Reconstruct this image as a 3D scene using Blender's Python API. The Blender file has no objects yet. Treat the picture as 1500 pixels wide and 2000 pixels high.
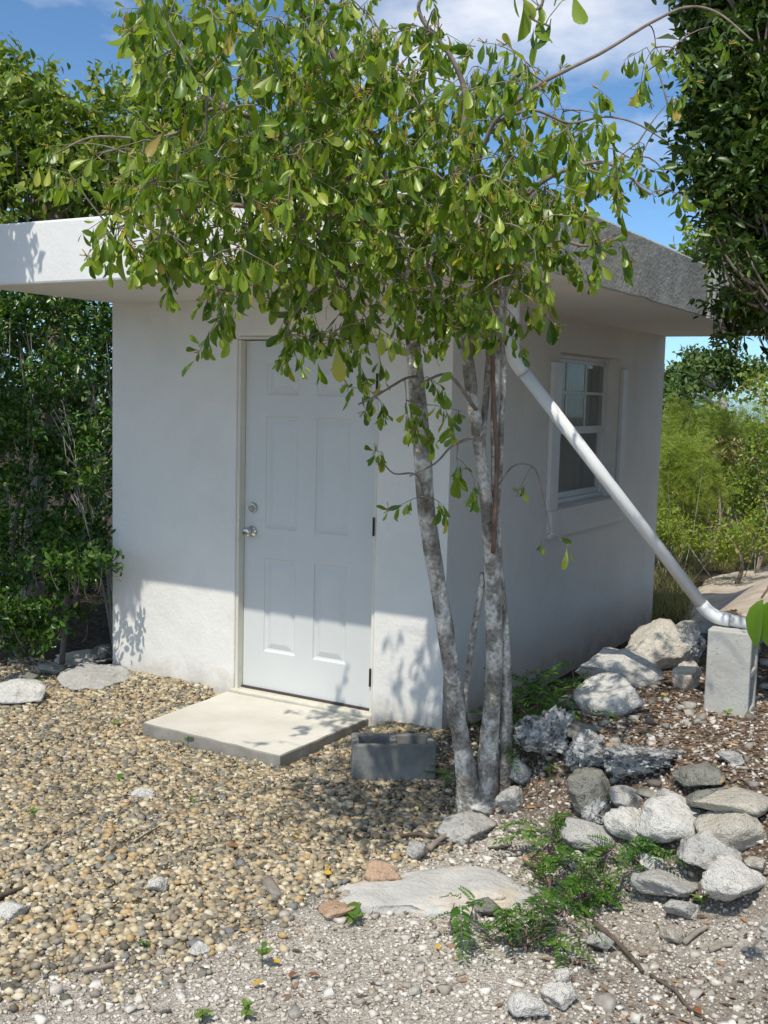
import bpy, bmesh, math, random
import numpy as np
from mathutils import Vector, Matrix

# ------------------------------------------------------------------ camera, sky, sun, exposure
SC = bpy.context.scene
COL = SC.collection
F_PX = 2169.28
CAM = np.array([2.58271504, -5.10486362, 1.7279105])
CR = np.array([0.86305138, 0.50452478, 0.02443481])
CU = np.array([-0.07310519, 0.07689742, 0.99435528])
CF = np.array([-0.49979791, 0.85996601, -0.1032498])
cd = bpy.data.cameras.new('camera')
cam = bpy.data.objects.new('camera', cd)
COL.objects.link(cam)
cam.matrix_world = Matrix(((CR[0], CU[0], -CF[0], CAM[0]), (CR[1], CU[1], -CF[1], CAM[1]),
                           (CR[2], CU[2], -CF[2], CAM[2]), (0, 0, 0, 1)))
cd.sensor_fit = 'HORIZONTAL'
cd.sensor_width = 36.0
cd.lens = F_PX / 1500 * 36.0
cd.clip_start = 0.05
cd.clip_end = 600
SC.camera = cam

SUN = Vector((-0.09, 0.612, -1.0)).normalized()      # the way the light travels
SUN_EL = math.asin(-SUN.z)
SUN_AZ = math.atan2(-SUN.x, -SUN.y)
W = bpy.data.worlds.new('World')
SC.world = W
W.use_nodes = True
wn, wl = W.node_tree.nodes, W.node_tree.links
wn.clear()
wo = wn.new('ShaderNodeOutputWorld')
bg = wn.new('ShaderNodeBackground')
bg.inputs['Strength'].default_value = 0.15
sky = wn.new('ShaderNodeTexSky')
sky.sky_type = 'NISHITA'
sky.sun_disc = False
sky.sun_elevation = SUN_EL
sky.sun_rotation = SUN_AZ
sky.altitude = 0
sky.air_density = 0.55
sky.dust_density = 0.7
sky.ozone_density = 5.5
tc = wn.new('ShaderNodeTexCoord')
mp = wn.new('ShaderNodeMapping')
mp.inputs['Scale'].default_value = (1.0, 1.0, 2.6)
mp.inputs['Location'].default_value = (3.29, 4.07, 1.09)
cn = wn.new('ShaderNodeTexNoise')
cn.inputs['Scale'].default_value = 1.8
cn.inputs['Detail'].default_value = 8
cn.inputs['Roughness'].default_value = 0.58
cr = wn.new('ShaderNodeValToRGB')
cr.color_ramp.elements[0].position = 0.47
cr.color_ramp.elements[1].position = 0.86
cmix = wn.new('ShaderNodeMixRGB')
cmix.inputs['Color2'].default_value = (10.5, 9.9, 8.9, 1)
wl.new(tc.outputs['Generated'], mp.inputs['Vector'])
wl.new(mp.outputs['Vector'], cn.inputs['Vector'])
wl.new(cn.outputs['Fac'], cr.inputs['Fac'])
sxyz = wn.new('ShaderNodeSeparateXYZ')
wl.new(tc.outputs['Generated'], sxyz.inputs['Vector'])
hz_ = wn.new('ShaderNodeMapRange')
hz_.inputs['From Min'].default_value = 0.04
hz_.inputs['From Max'].default_value = 0.20
wl.new(sxyz.outputs['Z'], hz_.inputs['Value'])
cmul = wn.new('ShaderNodeMath')
cmul.operation = 'MULTIPLY'
wl.new(cr.outputs['Color'], cmul.inputs[0])
wl.new(hz_.outputs['Result'], cmul.inputs[1])
wl.new(cmul.outputs[0], cmix.inputs['Fac'])
gain = wn.new('ShaderNodeMixRGB')
gain.blend_type = 'MULTIPLY'
gain.inputs['Fac'].default_value = 1.0
gain.inputs['Color2'].default_value = (0.90, 1.06, 1.01, 1)
wl.new(sky.outputs['Color'], gain.inputs['Color1'])
wl.new(gain.outputs['Color'], cmix.inputs['Color1'])
wl.new(cmix.outputs['Color'], bg.inputs['Color'])
wl.new(bg.outputs['Background'], wo.inputs['Surface'])

sd = bpy.data.lights.new('sun', 'SUN')
sd.energy = 3.15
sd.angle = math.radians(0.55)
sd.color = (1.0, 0.945, 0.84)
so = bpy.data.objects.new('sun', sd)
so.rotation_euler = SUN.to_track_quat('-Z', 'Y').to_euler()
so.location = (0, -4, 8)
COL.objects.link(so)
SC.view_settings.view_transform = 'Standard'
SC.view_settings.look = 'None'
SC.view_settings.exposure = 0.32
SC.view_settings.gamma = 1.0
SC.view_settings.use_curve_mapping = False

# ------------------------------------------------------------------ small maths
RNG = np.random.default_rng(7)


def unit(v):
    v = np.asarray(v, float)
    return v / np.maximum(np.linalg.norm(v, axis=-1, keepdims=True), 1e-9)


def ray(u, v):
    return CF + CR * (u - 750) / F_PX - CU * (v - 1000) / F_PX


def dep(u, v, t):
    return CAM + t * ray(u, v)


def sstep(x, a, b):
    t = np.clip((x - a) / (b - a), 0, 1)
    return t * t * (3 - 2 * t)


def _hash(ix, iy, iz, s):
    h = (ix.astype(np.int64) * 374761393 + iy.astype(np.int64) * 668265263 + iz.astype(np.int64) * 2147483647 + s * 974711) & 0xffffffff
    h = ((h ^ (h >> 13)) * 1274126177) & 0xffffffff
    h = ((h ^ (h >> 16)) * 2246822519) & 0xffffffff
    return ((h ^ (h >> 15)) & 0xffffff) / float(0xffffff)


def vnoise(p, s=0):
    p = np.asarray(p, float)
    i = np.floor(p)
    f = p - i
    f = f * f * (3 - 2 * f)
    i = i.astype(np.int64)
    r = 0
    for dx in (0, 1):
        wx = f[..., 0] if dx else 1 - f[..., 0]
        for dy in (0, 1):
            wy = f[..., 1] if dy else 1 - f[..., 1]
            for dz in (0, 1):
                wz = f[..., 2] if dz else 1 - f[..., 2]
                r = r + wx * wy * wz * _hash(i[..., 0] + dx, i[..., 1] + dy, i[..., 2] + dz, s)
    return r * 2 - 1


def fbm(p, s=0, octs=4, rough=0.5):
    a, r, f = 1.0, 0, 1.0
    for k in range(octs):
        r = r + a * vnoise(np.asarray(p) * f, s + k)
        a *= rough
        f *= 2.03
    return r


def n2(x, y, f, s=0, o=3):
    return fbm(np.stack([x * f, y * f, np.zeros_like(x)], -1), s, o)


HW, HL, HH, OF, OX, FH = 2.342, 3.731, 2.2566, 1.042, 0.797, 0.3136   # house: width, depth, soffit height, overhangs, slab


def hfun(x, y):
    x = np.asarray(x, float)
    y = np.asarray(y, float)
    s = (x - .85) * .467 + (y + .82) * .884
    z = -.088 + .42 * sstep(s, -.28, .42) * sstep(x, .15, .95) * (1 - .35 * sstep(y, 2.5, 7))
    z = z + .05 * np.exp(-(y / .28) ** 2) * sstep(x, -3, -2.2) * (1 - sstep(x, .0, .3)) * (1 - .95 * sstep(x, -1.62, -1.46) * (1 - sstep(x, -.44, -.30)))
    z = z + .03 * sstep(x, -1.9, -3.2) * 0
    z = z + .012 * n2(x, y, 1.7, 3, 3) + .05 * n2(x, y, .25, 9, 2) * sstep(np.hypot(x, y), 4, 9)
    return z


def at(u, v):
    d = ray(u, v)
    t = np.linspace(1.5, 60, 3000)
    P = CAM[None] + t[:, None] * d[None]
    g = P[:, 2] - hfun(P[:, 0], P[:, 1])
    k = int(np.argmax(g < 0))
    if not (g < 0).any():
        k = len(t) - 1
    a, b = t[max(k - 1, 0)], t[k]
    for _ in range(20):
        m = (a + b) / 2
        q = CAM + m * d
        if q[2] > hfun(q[0], q[1]):
            a = m
        else:
            b = m
    return CAM + a * d, a


# ------------------------------------------------------------------ materials
def new_mat(name):
    m = bpy.data.materials.new(name)
    m.use_nodes = True
    nt = m.node_tree
    b = nt.nodes['Principled BSDF']
    return m, nt.nodes, nt.links, b


def N(nodes, kind, **kw):
    n = nodes.new('ShaderNode' + kind)
    for k, v in kw.items():
        if k in n.inputs:
            n.inputs[k].default_value = v
        else:
            setattr(n, k, v)
    return n


def ramp(nodes, stops, interp='LINEAR'):
    r = nodes.new('ShaderNodeValToRGB')
    e = r.color_ramp
    e.interpolation = interp
    while len(e.elements) < len(stops):
        e.elements.new(.5)
    for el, (p, c) in zip(e.elements, stops):
        el.position = p
        el.color = (*c, 1) if len(c) == 3 else c
    return r


def surf_mat(name, c1, c2, scale=3.0, rough=.8, bumps=((60, .3, .004),), spots=None, spec=.3, detail=6, metal=0.0, lo=.35, hi=.65, stretch=None):
    """Mottled surface: noise between two colours, optional darker spots, layered bump."""
    m, n, l, b = new_mat(name)
    t = N(n, 'TexCoord')
    src = t.outputs['Object']
    if stretch:
        mpn = N(n, 'Mapping')
        mpn.inputs['Scale'].default_value = stretch
        l.new(src, mpn.inputs['Vector'])
        src = mpn.outputs['Vector']
    a = N(n, 'TexNoise', Scale=scale, Detail=detail, Roughness=.6)
    l.new(src, a.inputs['Vector'])
    r = ramp(n, [(lo, c1), (hi, c2)])
    l.new(a.outputs['Fac'], r.inputs['Fac'])
    col = r.outputs['Color']
    for sp in (spots or []):
        sc, pos0, pos1, c, f = sp
        s = N(n, 'TexNoise', Scale=sc, Detail=7, Roughness=.65)
        l.new(t.outputs['Object'], s.inputs['Vector'])
        rr = ramp(n, [(pos0, (0, 0, 0)), (pos1, (f, f, f))])
        l.new(s.outputs['Fac'], rr.inputs['Fac'])
        mx = N(n, 'MixRGB')
        l.new(rr.outputs['Color'], mx.inputs['Fac'])
        l.new(col, mx.inputs['Color1'])
        mx.inputs['Color2'].default_value = (*c, 1)
        col = mx.outputs['Color']
    l.new(col, b.inputs['Base Color'])
    b.inputs['Roughness'].default_value = rough
    b.inputs['Specular IOR Level'].default_value = spec
    b.inputs['Metallic'].default_value = metal
    prev = None
    for (bs, st, dist) in bumps:
        q = N(n, 'TexNoise', Scale=bs, Detail=5, Roughness=.6)
        l.new(t.outputs['Object'], q.inputs['Vector'])
        bp = N(n, 'Bump', Strength=st, Distance=dist)
        l.new(q.outputs['Fac'], bp.inputs['Height'])
        if prev:
            l.new(prev.outputs['Normal'], bp.inputs['Normal'])
        prev = bp
    if prev:
        l.new(prev.outputs['Normal'], b.inputs['Normal'])
    return m


def island_mat(name, stops, rough=.7, spec=.3, bump=None, interp='LINEAR', trans=None, noise_mix=0.0, extra=None):
    """Colour picked per loose piece (and per object); trans adds light passing through (leaves)."""
    m, n, l, b = new_mat(name)
    g = N(n, 'NewGeometry')
    oi = N(n, 'ObjectInfo')
    ad = N(n, 'Math', operation='ADD')
    l.new(g.outputs['Random Per Island'], ad.inputs[0])
    l.new(oi.outputs['Random'], ad.inputs[1])
    fr = N(n, 'Math', operation='FRACT')
    l.new(ad.outputs[0], fr.inputs[0])
    r = ramp(n, stops, interp)
    l.new(fr.outputs[0], r.inputs['Fac'])
    col = r.outputs['Color']
    t = N(n, 'TexCoord')
    if noise_mix:
        a = N(n, 'TexNoise', Scale=45.0, Detail=4)
        l.new(t.outputs['Object'], a.inputs['Vector'])
        rr = ramp(n, [(.3, (1 - noise_mix,) * 3), (.7, (1, 1, 1))])
        l.new(a.outputs['Fac'], rr.inputs['Fac'])
        mx = N(n, 'MixRGB', blend_type='MULTIPLY')
        mx.inputs['Fac'].default_value = 1
        l.new(col, mx.inputs['Color1'])
        l.new(rr.outputs['Color'], mx.inputs['Color2'])
        col = mx.outputs['Color']
    l.new(col, b.inputs['Base Color'])
    b.inputs['Roughness'].default_value = rough
    b.inputs['Specular IOR Level'].default_value = spec
    if bump:
        q = N(n, 'TexNoise', Scale=bump[0], Detail=3)
        l.new(t.outputs['Object'], q.inputs['Vector'])
        bp = N(n, 'Bump', Strength=bump[1], Distance=bump[2])
        l.new(q.outputs['Fac'], bp.inputs['Height'])
        l.new(bp.outputs['Normal'], b.inputs['Normal'])
    if trans:
        f, tint = trans
        tr = n.new('ShaderNodeBsdfTranslucent')
        mxc = N(n, 'MixRGB', blend_type='MULTIPLY')
        mxc.inputs['Fac'].default_value = 1
        l.new(col, mxc.inputs['Color1'])
        mxc.inputs['Color2'].default_value = (*tint, 1)
        l.new(mxc.outputs['Color'], tr.inputs['Color'])
        ms = n.new('ShaderNodeMixShader')
        ms.inputs['Fac'].default_value = f
        l.new(b.outputs['BSDF'], ms.inputs[1])
        l.new(tr.outputs['BSDF'], ms.inputs[2])
        l.new(ms.outputs['Shader'], n['Material Output'].inputs['Surface'])
    return m


def flat_mat(name, c, rough=.5, spec=.5, metal=0.0):
    m, n, l, b = new_mat(name)
    b.inputs['Base Color'].default_value = (*c, 1)
    b.inputs['Roughness'].default_value = rough
    b.inputs['Specular IOR Level'].default_value = spec
    b.inputs['Metallic'].default_value = metal
    return m


M = {}
M['stucco'] = surf_mat('white_stucco', (.735, .72, .68), (.80, .78, .735), 1.6, .85,
                       bumps=((2.5, .25, .03), (9, .35, .014), (45, .45, .005), (220, .3, .0014)),
                       spots=[(1.1, .50, .75, (.62, .61, .58), .6), (30, .66, .8, (.58, .57, .54), .35), (4, .60, .8, (.56, .54, .50), .35)])
def base_dirt(mt, z0, z1, colr, amt, scale=7.0, vert=None):
    """soil splashed on the foot of a wall, fading out upwards in blotches"""
    n, l = mt.node_tree.nodes, mt.node_tree.links
    b = n['Principled BSDF']
    src = b.inputs['Base Color'].links[0].from_socket
    t = N(n, 'TexCoord')
    sp = N(n, 'SeparateXYZ')
    l.new(t.outputs['Object'], sp.inputs['Vector'])
    mr = N(n, 'MapRange')
    mr.inputs['From Min'].default_value = z0
    mr.inputs['From Max'].default_value = z1
    mr.inputs['To Min'].default_value = 1
    mr.inputs['To Max'].default_value = 0
    l.new(sp.outputs['Z'], mr.inputs['Value'])
    q = N(n, 'TexNoise', Scale=scale, Detail=7, Roughness=.7)
    l.new(t.outputs['Object'], q.inputs['Vector'])
    m1 = N(n, 'Math', operation='MULTIPLY')
    l.new(mr.outputs['Result'], m1.inputs[0])
    l.new(q.outputs['Fac'], m1.inputs[1])
    rr = ramp(n, [(.22, (0, 0, 0)), (.5, (amt, amt, amt))])
    l.new(m1.outputs[0], rr.inputs['Fac'])
    mx = N(n, 'MixRGB')
    l.new(rr.outputs['Color'], mx.inputs['Fac'])
    l.new(src, mx.inputs['Color1'])
    mx.inputs['Color2'].default_value = (*colr, 1)
    l.new(mx.outputs['Color'], b.inputs['Base Color'])


base_dirt(M['stucco'], -.08, .26, (.46, .41, .33), .75)
M['render_grey'] = surf_mat('bare_grey_render', (.54, .54, .51), (.72, .72, .68), 2.2, .92,
                            bumps=((10, .5, .02), (45, .55, .010), (160, .4, .003)),
                            spots=[(3.0, .55, .75, (.34, .34, .32), .6), (11, .58, .70, (.76, .76, .73), .6)])
M['roof_white'] = surf_mat('white_roof_paint', (.74, .735, .715), (.81, .80, .785), 2.0, .8,
                           bumps=((10, .25, .012), (60, .35, .004)), spots=[(2.0, .55, .8, (.64, .63, .60), .5), (12, .62, .8, (.66, .65, .62), .4)])
M['door'] = surf_mat('white_door_paint', (.60, .615, .605), (.65, .66, .65), 1.2, .42, bumps=((90, .05, .001), (6, .06, .004)), spec=.4,
                     spots=[(5, .60, .8, (.54, .55, .53), .4), (26, .70, .78, (.42, .41, .37), .5)])
M['jamb'] = surf_mat('cream_frame_paint', (.60, .57, .48), (.72, .70, .62), 6, .6, bumps=((70, .3, .002),),
                     spots=[(18, .6, .75, (.40, .36, .28), .6)], stretch=(1, 1, .15))
M['sill_stone'] = surf_mat('cream_sill_cement', (.52, .49, .40), (.66, .63, .54), 9, .85, bumps=((50, .5, .004),),
                           spots=[(14, .6, .7, (.34, .27, .22), .7)])
M['slab'] = surf_mat('pale_slab_concrete', (.55, .52, .45), (.66, .63, .56), 3.5, .9, bumps=((40, .35, .003), (200, .3, .001)),
                     spots=[(7, .60, .74, (.46, .43, .37), .6), (60, .68, .76, (.33, .30, .26), .5)])
M['slab_side'] = surf_mat('grey_slab_edge', (.22, .205, .18), (.33, .31, .27), 8, .92, bumps=((60, .5, .004),),
                          spots=[(20, .58, .7, (.2, .19, .17), .6)])
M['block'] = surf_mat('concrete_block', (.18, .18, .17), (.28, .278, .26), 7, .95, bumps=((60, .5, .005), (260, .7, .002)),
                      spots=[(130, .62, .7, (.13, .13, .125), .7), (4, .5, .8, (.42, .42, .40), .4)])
M['block_pale'] = surf_mat('pale_concrete_block', (.40, .39, .36), (.52, .51, .47), 6, .95, bumps=((50, .5, .005), (220, .8, .002)),
                           spots=[(75, .61, .68, (.2, .2, .18), .8), (3, .5, .8, (.36, .37, .30), .5)])
M['pvc'] = surf_mat('white_pvc', (.74, .74, .73), (.80, .80, .79), 4, .32, bumps=(), spec=.5,
                    spots=[(22, .66, .74, (.55, .53, .49), .6), (3, .55, .8, (.70, .69, .66), .6)])
M['pvc_seam'] = flat_mat('pipe_seam_grime', (.35, .33, .30), .6)
M['win_white'] = surf_mat('white_window_paint', (.70, .70, .69), (.76, .76, .75), 5, .45, bumps=((60, .15, .001),))
M['metal'] = flat_mat('satin_nickel', (.62, .60, .57), .22, .5, 1.0)
M['metal_dark'] = flat_mat('dark_hinge_metal', (.05, .035, .03), .5, .4, .6)
M['rubber'] = flat_mat('brown_weatherstrip', (.06, .045, .04), .6)
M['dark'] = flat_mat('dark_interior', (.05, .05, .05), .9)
M['curtain'] = surf_mat('grey_curtain', (.20, .205, .19), (.32, .32, .30), 3, .9, bumps=(), stretch=(1, 14, .2))
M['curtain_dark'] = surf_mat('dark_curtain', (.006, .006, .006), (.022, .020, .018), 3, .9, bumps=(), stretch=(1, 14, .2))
m, n, l, b = new_mat('window_glass')
b.inputs['Base Color'].default_value = (.9, .95, .93, 1)
b.inputs['Roughness'].default_value = .03
b.inputs['Transmission Weight'].default_value = .85
b.inputs['IOR'].default_value = 1.14
M['glass'] = m
m, n, l, b = new_mat('corrugated_zinc')
t = N(n, 'TexCoord')
mpn = N(n, 'Mapping')
mpn.inputs['Scale'].default_value = (1, 14, .4)
l.new(t.outputs['Object'], mpn.inputs['Vector'])
a = N(n, 'TexNoise', Scale=2.0, Detail=5)
l.new(mpn.outputs['Vector'], a.inputs['Vector'])
r = ramp(n, [(.3, (.36, .36, .35)), (.7, (.72, .72, .70))])
l.new(a.outputs['Fac'], r.inputs['Fac'])
l.new(r.outputs['Color'], b.inputs['Base Color'])
b.inputs['Roughness'].default_value = .6
M['zinc'] = m

M['leaf_front'] = island_mat('front_tree_leaf', [(0, (.06, .12, .011)), (.28, (.115, .20, .015)), (.58, (.20, .29, .022)), (.84, (.29, .37, .04)), (.955, (.38, .42, .07)), (.99, (.46, .40, .05)), (1, (.34, .24, .05))],
                             rough=.36, spec=.55, trans=(.34, (1.55, 1.7, .45)))
M['bud'] = island_mat('yellow_green_buds', [(0, (.36, .34, .08)), (.6, (.52, .42, .14)), (1, (.42, .26, .09))], rough=.6, trans=(.3, (1.2, 1.2, .7)))
M['leaf_left'] = island_mat('left_tree_leaf', [(0, (.08, .14, .015)), (.45, (.15, .225, .026)), (.88, (.24, .30, .045)), (1, (.36, .32, .07))],
                            rough=.4, spec=.4, trans=(.25, (1.6, 1.7, .6)))
M['leaf_bush'] = island_mat('glossy_bush_leaf', [(0, (.02, .062, .007)), (.5, (.042, .108, .011)), (.88, (.085, .165, .02)), (1, (.18, .21, .035))],
                            rough=.30, spec=.45, trans=(.15, (1.5, 1.8, .5)))
M['leaf_dark'] = island_mat('dark_tree_leaf', [(0, (.028, .06, .010)), (.6, (.05, .10, .014)), (.9, (.10, .155, .024)), (1, (.22, .24, .05))],
                            rough=.36, spec=.35, trans=(.13, (1.6, 1.7, .6)))
M['leaf_scrub'] = island_mat('feathery_scrub_leaf', [(0, (.12, .20, .025)), (.45, (.22, .31, .04)), (.85, (.36, .40, .08)), (1, (.42, .36, .16))],
                             rough=.6, spec=.25, trans=(.35, (1.5, 1.5, .7)))
M['leaf_far'] = island_mat('far_leaf', [(0, (.06, .115, .03)), (.6, (.10, .165, .04)), (1, (.17, .22, .07))], rough=.5, spec=.3, trans=(.2, (1.5, 1.5, .7)))
M['leaf_fern'] = island_mat('fern_leaflet', [(0, (.035, .10, .016)), (.6, (.06, .15, .022)), (1, (.15, .24, .04))], rough=.45, spec=.35, trans=(.3, (1.6, 1.8, .5)))
M['leaf_weed'] = island_mat('weed_leaf', [(0, (.09, .18, .03)), (1, (.19, .28, .06))], rough=.45, trans=(.3, (1.5, 1.6, .5)))
M['leaf_broad'] = island_mat('broad_bright_leaf', [(0, (.12, .23, .02)), (1, (.16, .28, .03))], rough=.3, spec=.5, trans=(.4, (1.7, 1.8, .4)))
M['grass'] = island_mat('dry_grass_blade', [(0, (.15, .17, .05)), (.5, (.27, .26, .10)), (1, (.46, .38, .21))], rough=.7, trans=(.3, (1.3, 1.3, .8)))
M['fallen'] = island_mat('fallen_yellow_leaf', [(0, (.55, .36, .03)), (.6, (.60, .40, .06)), (1, (.42, .19, .05))], rough=.6, trans=(.2, (1.3, 1.1, .5)))
M['fallen_brown'] = island_mat('fallen_brown_leaf', [(0, (.17, .065, .03)), (1, (.26, .11, .05))], rough=.7)
M['litter'] = island_mat('leaf_litter', [(0, (.07, .046, .034)), (.3, (.13, .088, .062)), (.55, (.21, .14, .095)), (.78, (.30, .20, .13)), (.9, (.33, .17, .07)), (1, (.48, .40, .30))], rough=.85)
M['pebble'] = island_mat('river_pebble', [(0, (.15, .135, .105)), (.10, (.28, .235, .165)), (.26, (.45, .365, .235)), (.43, (.62, .515, .335)), (.58, (.33, .30, .25)),
                                          (.67, (.54, .38, .20)), (.76, (.47, .395, .275)), (.87, (.72, .63, .46)), (.955, (.23, .24, .225)), (1, (.78, .73, .62))],
                         rough=.7, spec=.25, interp='CONSTANT', noise_mix=.3)
M['coral_grit'] = island_mat('coral_grit', [(0, (.38, .335, .28)), (.25, (.53, .475, .41)), (.55, (.65, .595, .52)), (.85, (.77, .725, .65)), (1, (.82, .79, .73))],
                             rough=.9, spec=.2, noise_mix=.3)
M['rubble'] = island_mat('limestone_rubble', [(0, (.20, .18, .155)), (.4, (.34, .31, .27)), (.75, (.48, .445, .39)), (1, (.62, .58, .52))], rough=.95, spec=.15, noise_mix=.4, bump=(60, .8, .006))
M['twig'] = surf_mat('grey_twig', (.16, .12, .10), (.30, .25, .21), 20, .85, bumps=((80, .5, .002),))
M['twig_pale'] = surf_mat('pale_dead_twig', (.32, .29, .25), (.46, .43, .38), 20, .85, bumps=())
M['stem_brown'] = surf_mat('reddish_brown_stem', (.14, .085, .065), (.22, .14, .11), 20, .8, bumps=((90, .4, .002),))
M['deadwood'] = surf_mat('weathered_wood', (.20, .17, .14), (.36, .31, .26), 12, .9, bumps=((40, .6, .004),), stretch=(1, 1, 6))
M['deadwood_dark'] = surf_mat('dark_wood', (.07, .055, .045), (.15, .115, .09), 12, .9, bumps=((40, .6, .004),))
M['petiole'] = flat_mat('yellowish_stalk', (.34, .28, .14), .6)

# patchy lichen bark
m, n, l, b = new_mat('lichen_bark')
t = N(n, 'TexCoord')
a = N(n, 'TexNoise', Scale=9.0, Detail=5, Roughness=.55)
mpn = N(n, 'Mapping')
mpn.inputs['Scale'].default_value = (1.3, 1.3, .85)
l.new(t.outputs['Object'], mpn.inputs['Vector'])
l.new(mpn.outputs['Vector'], a.inputs['Vector'])
r = ramp(n, [(.28, (.12, .105, .09)), (.40, (.24, .215, .19)), (.505, (.36, .335, .30)), (.535, (.54, .52, .48)), (.62, (.64, .62, .58)), (.70, (.70, .685, .65))])
l.new(a.outputs['Fac'], r.inputs['Fac'])
s = N(n, 'TexVoronoi', Scale=26.0)
l.new(mpn.outputs['Vector'], s.inputs['Vector'])
rr = ramp(n, [(.10, (.45, .43, .41)), (.30, (1, 1, 1))])
s2 = N(n, 'TexNoise', Scale=60.0, Detail=4)
l.new(t.outputs['Object'], s2.inputs['Vector'])
r2 = ramp(n, [(.35, (.55, .53, .5)), (.6, (1.1, 1.1, 1.1))])
l.new(s2.outputs['Fac'], r2.inputs['Fac'])
mx = N(n, 'MixRGB', blend_type='MULTIPLY')
mx.inputs['Fac'].default_value = .85
l.new(r.outputs['Color'], mx.inputs['Color1'])
l.new(r2.outputs['Color'], mx.inputs['Color2'])
l.new(mx.outputs['Color'], b.inputs['Base Color'])
b.inputs['Roughness'].default_value = .9
bp = N(n, 'Bump', Strength=1.0, Distance=.012)
l.new(s2.outputs['Fac'], bp.inputs['Height'])
bp2 = N(n, 'Bump', Strength=.9, Distance=.016)
l.new(a.outputs['Fac'], bp2.inputs['Height'])
l.new(bp.outputs['Normal'], bp2.inputs['Normal'])
l.new(bp2.outputs['Normal'], b.inputs['Normal'])
M['bark'] = m


def rock_mat(name, c1, c2, dark, dark_amt, pit=(.6, .72), sc=1.0, crust=None):
    sp = [(11 * sc, pit[0] - .06, pit[1] - .02, dark, dark_amt * .8), (4 * sc, .47, .64, tuple(.5 * (a + d_) for a, d_ in zip(c1, dark)), .5), (48 * sc, .56, .66, dark, dark_amt)]
    if crust:
        sp.append((7, .52, .66, crust, .8))
    return surf_mat(name, c1, c2, 6, .92, bumps=((12, .7, .03), (38, 1.0, .016), (150, .9, .005)), spots=sp, spec=.2)


M['rock_white'] = rock_mat('white_limestone', (.60, .575, .525), (.76, .735, .685), (.27, .255, .23), .55)
M['rock_cream'] = rock_mat('cream_limestone', (.60, .55, .46), (.76, .70, .61), (.30, .26, .21), .5)
M['rock_grey'] = rock_mat('grey_limestone', (.42, .405, .375), (.60, .58, .54), (.15, .145, .13), .65)
M['rock_dark'] = rock_mat('dark_lichen_rock', (.20, .195, .165), (.36, .35, .305), (.06, .06, .05), .8)
M['rock_karst'] = rock_mat('pitted_karst_rock', (.40, .40, .39), (.72, .72, .70), (.045, .045, .043), 1.0, pit=(.53, .60), sc=1.9)
M['rock_orange'] = rock_mat('orange_limestone', (.46, .30, .19), (.62, .46, .33), (.30, .17, .10), .6)
M['rock_tan'] = rock_mat('tan_limestone', (.46, .42, .345), (.61, .57, .49), (.22, .20, .16), .65)
M['ledge'] = surf_mat('worn_bedrock', (.44, .425, .395), (.60, .58, .54), 3.5, .9, bumps=((8, .7, .03), (40, .9, .010), (180, .7, .003)),
                      spots=[(3.2, .52, .62, (.66, .52, .36), .75), (2.4, .55, .66, (.42, .42, .43), .7), (25, .62, .72, (.34, .32, .29), .6)])

# ground: colours of the different soils, mixed by the zone weights stored on its points
m, n, l, b = new_mat('ground_soils')
t = N(n, 'TexCoord')
za = N(n, 'Attribute', attribute_name='zone')
sep = N(n, 'SeparateColor')
l.new(za.outputs['Color'], sep.inputs['Color'])


def grains(scale, stops, mixn=.5):
    v = N(n, 'TexVoronoi', Scale=scale)
    l.new(t.outputs['Object'], v.inputs['Vector'])
    sc = N(n, 'SeparateColor')
    l.new(v.outputs['Color'], sc.inputs['Color'])
    rp = ramp(n, stops)
    l.new(sc.outputs[0], rp.inputs['Fac'])
    return rp.outputs['Color'], v.outputs['Distance']


g1, h1 = grains(70, [(0, (.05, .042, .03)), (.6, (.12, .095, .065)), (1, (.24, .195, .13))])
g2, h2 = grains(130, [(0, (.34, .30, .25)), (.5, (.49, .44, .38)), (1, (.68, .63, .56))])
g3, h3 = grains(90, [(0, (.085, .058, .042)), (.5, (.16, .115, .083)), (.8, (.26, .195, .145)), (1, (.46, .40, .33))])
g4, h4 = grains(40, [(0, (.03, .024, .016)), (.6, (.06, .046, .03)), (1, (.13, .10, .065))])


def mixc(fac, c1, c2):
    mx = N(n, 'MixRGB')
    l.new(fac, mx.inputs['Fac'])
    l.new(c1, mx.inputs['Color1'])
    l.new(c2, mx.inputs['Color2'])
    return mx.outputs['Color']


col = mixc(sep.outputs[0], g4, g1)
col = mixc(sep.outputs[1], col, g2)
col = mixc(sep.outputs[2], col, g3)
l.new(col, b.inputs['Base Color'])
b.inputs['Roughness'].default_value = .95
b.inputs['Specular IOR Level'].default_value = .15
bn = N(n, 'TexNoise', Scale=90.0, Detail=6, Roughness=.7)
l.new(t.outputs['Object'], bn.inputs['Vector'])
bp = N(n, 'Bump', Strength=.9, Distance=.012)
l.new(bn.outputs['Fac'], bp.inputs['Height'])
bp2 = N(n, 'Bump', Strength=.6, Distance=.008)
l.new(h2, bp2.inputs['Height'])
l.new(bp.outputs['Normal'], bp2.inputs['Normal'])
l.new(bp2.outputs['Normal'], b.inputs['Normal'])
M['ground'] = m
M['path'] = surf_mat('pale_path_rock', (.40, .33, .27), (.60, .52, .43), 2.5, .95, bumps=((12, .5, .02), (60, .6, .006)),
                     spots=[(4, .55, .7, (.22, .17, .13), .7), (30, .6, .7, (.3, .25, .2), .6)], stretch=(1, 3, 1))


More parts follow.
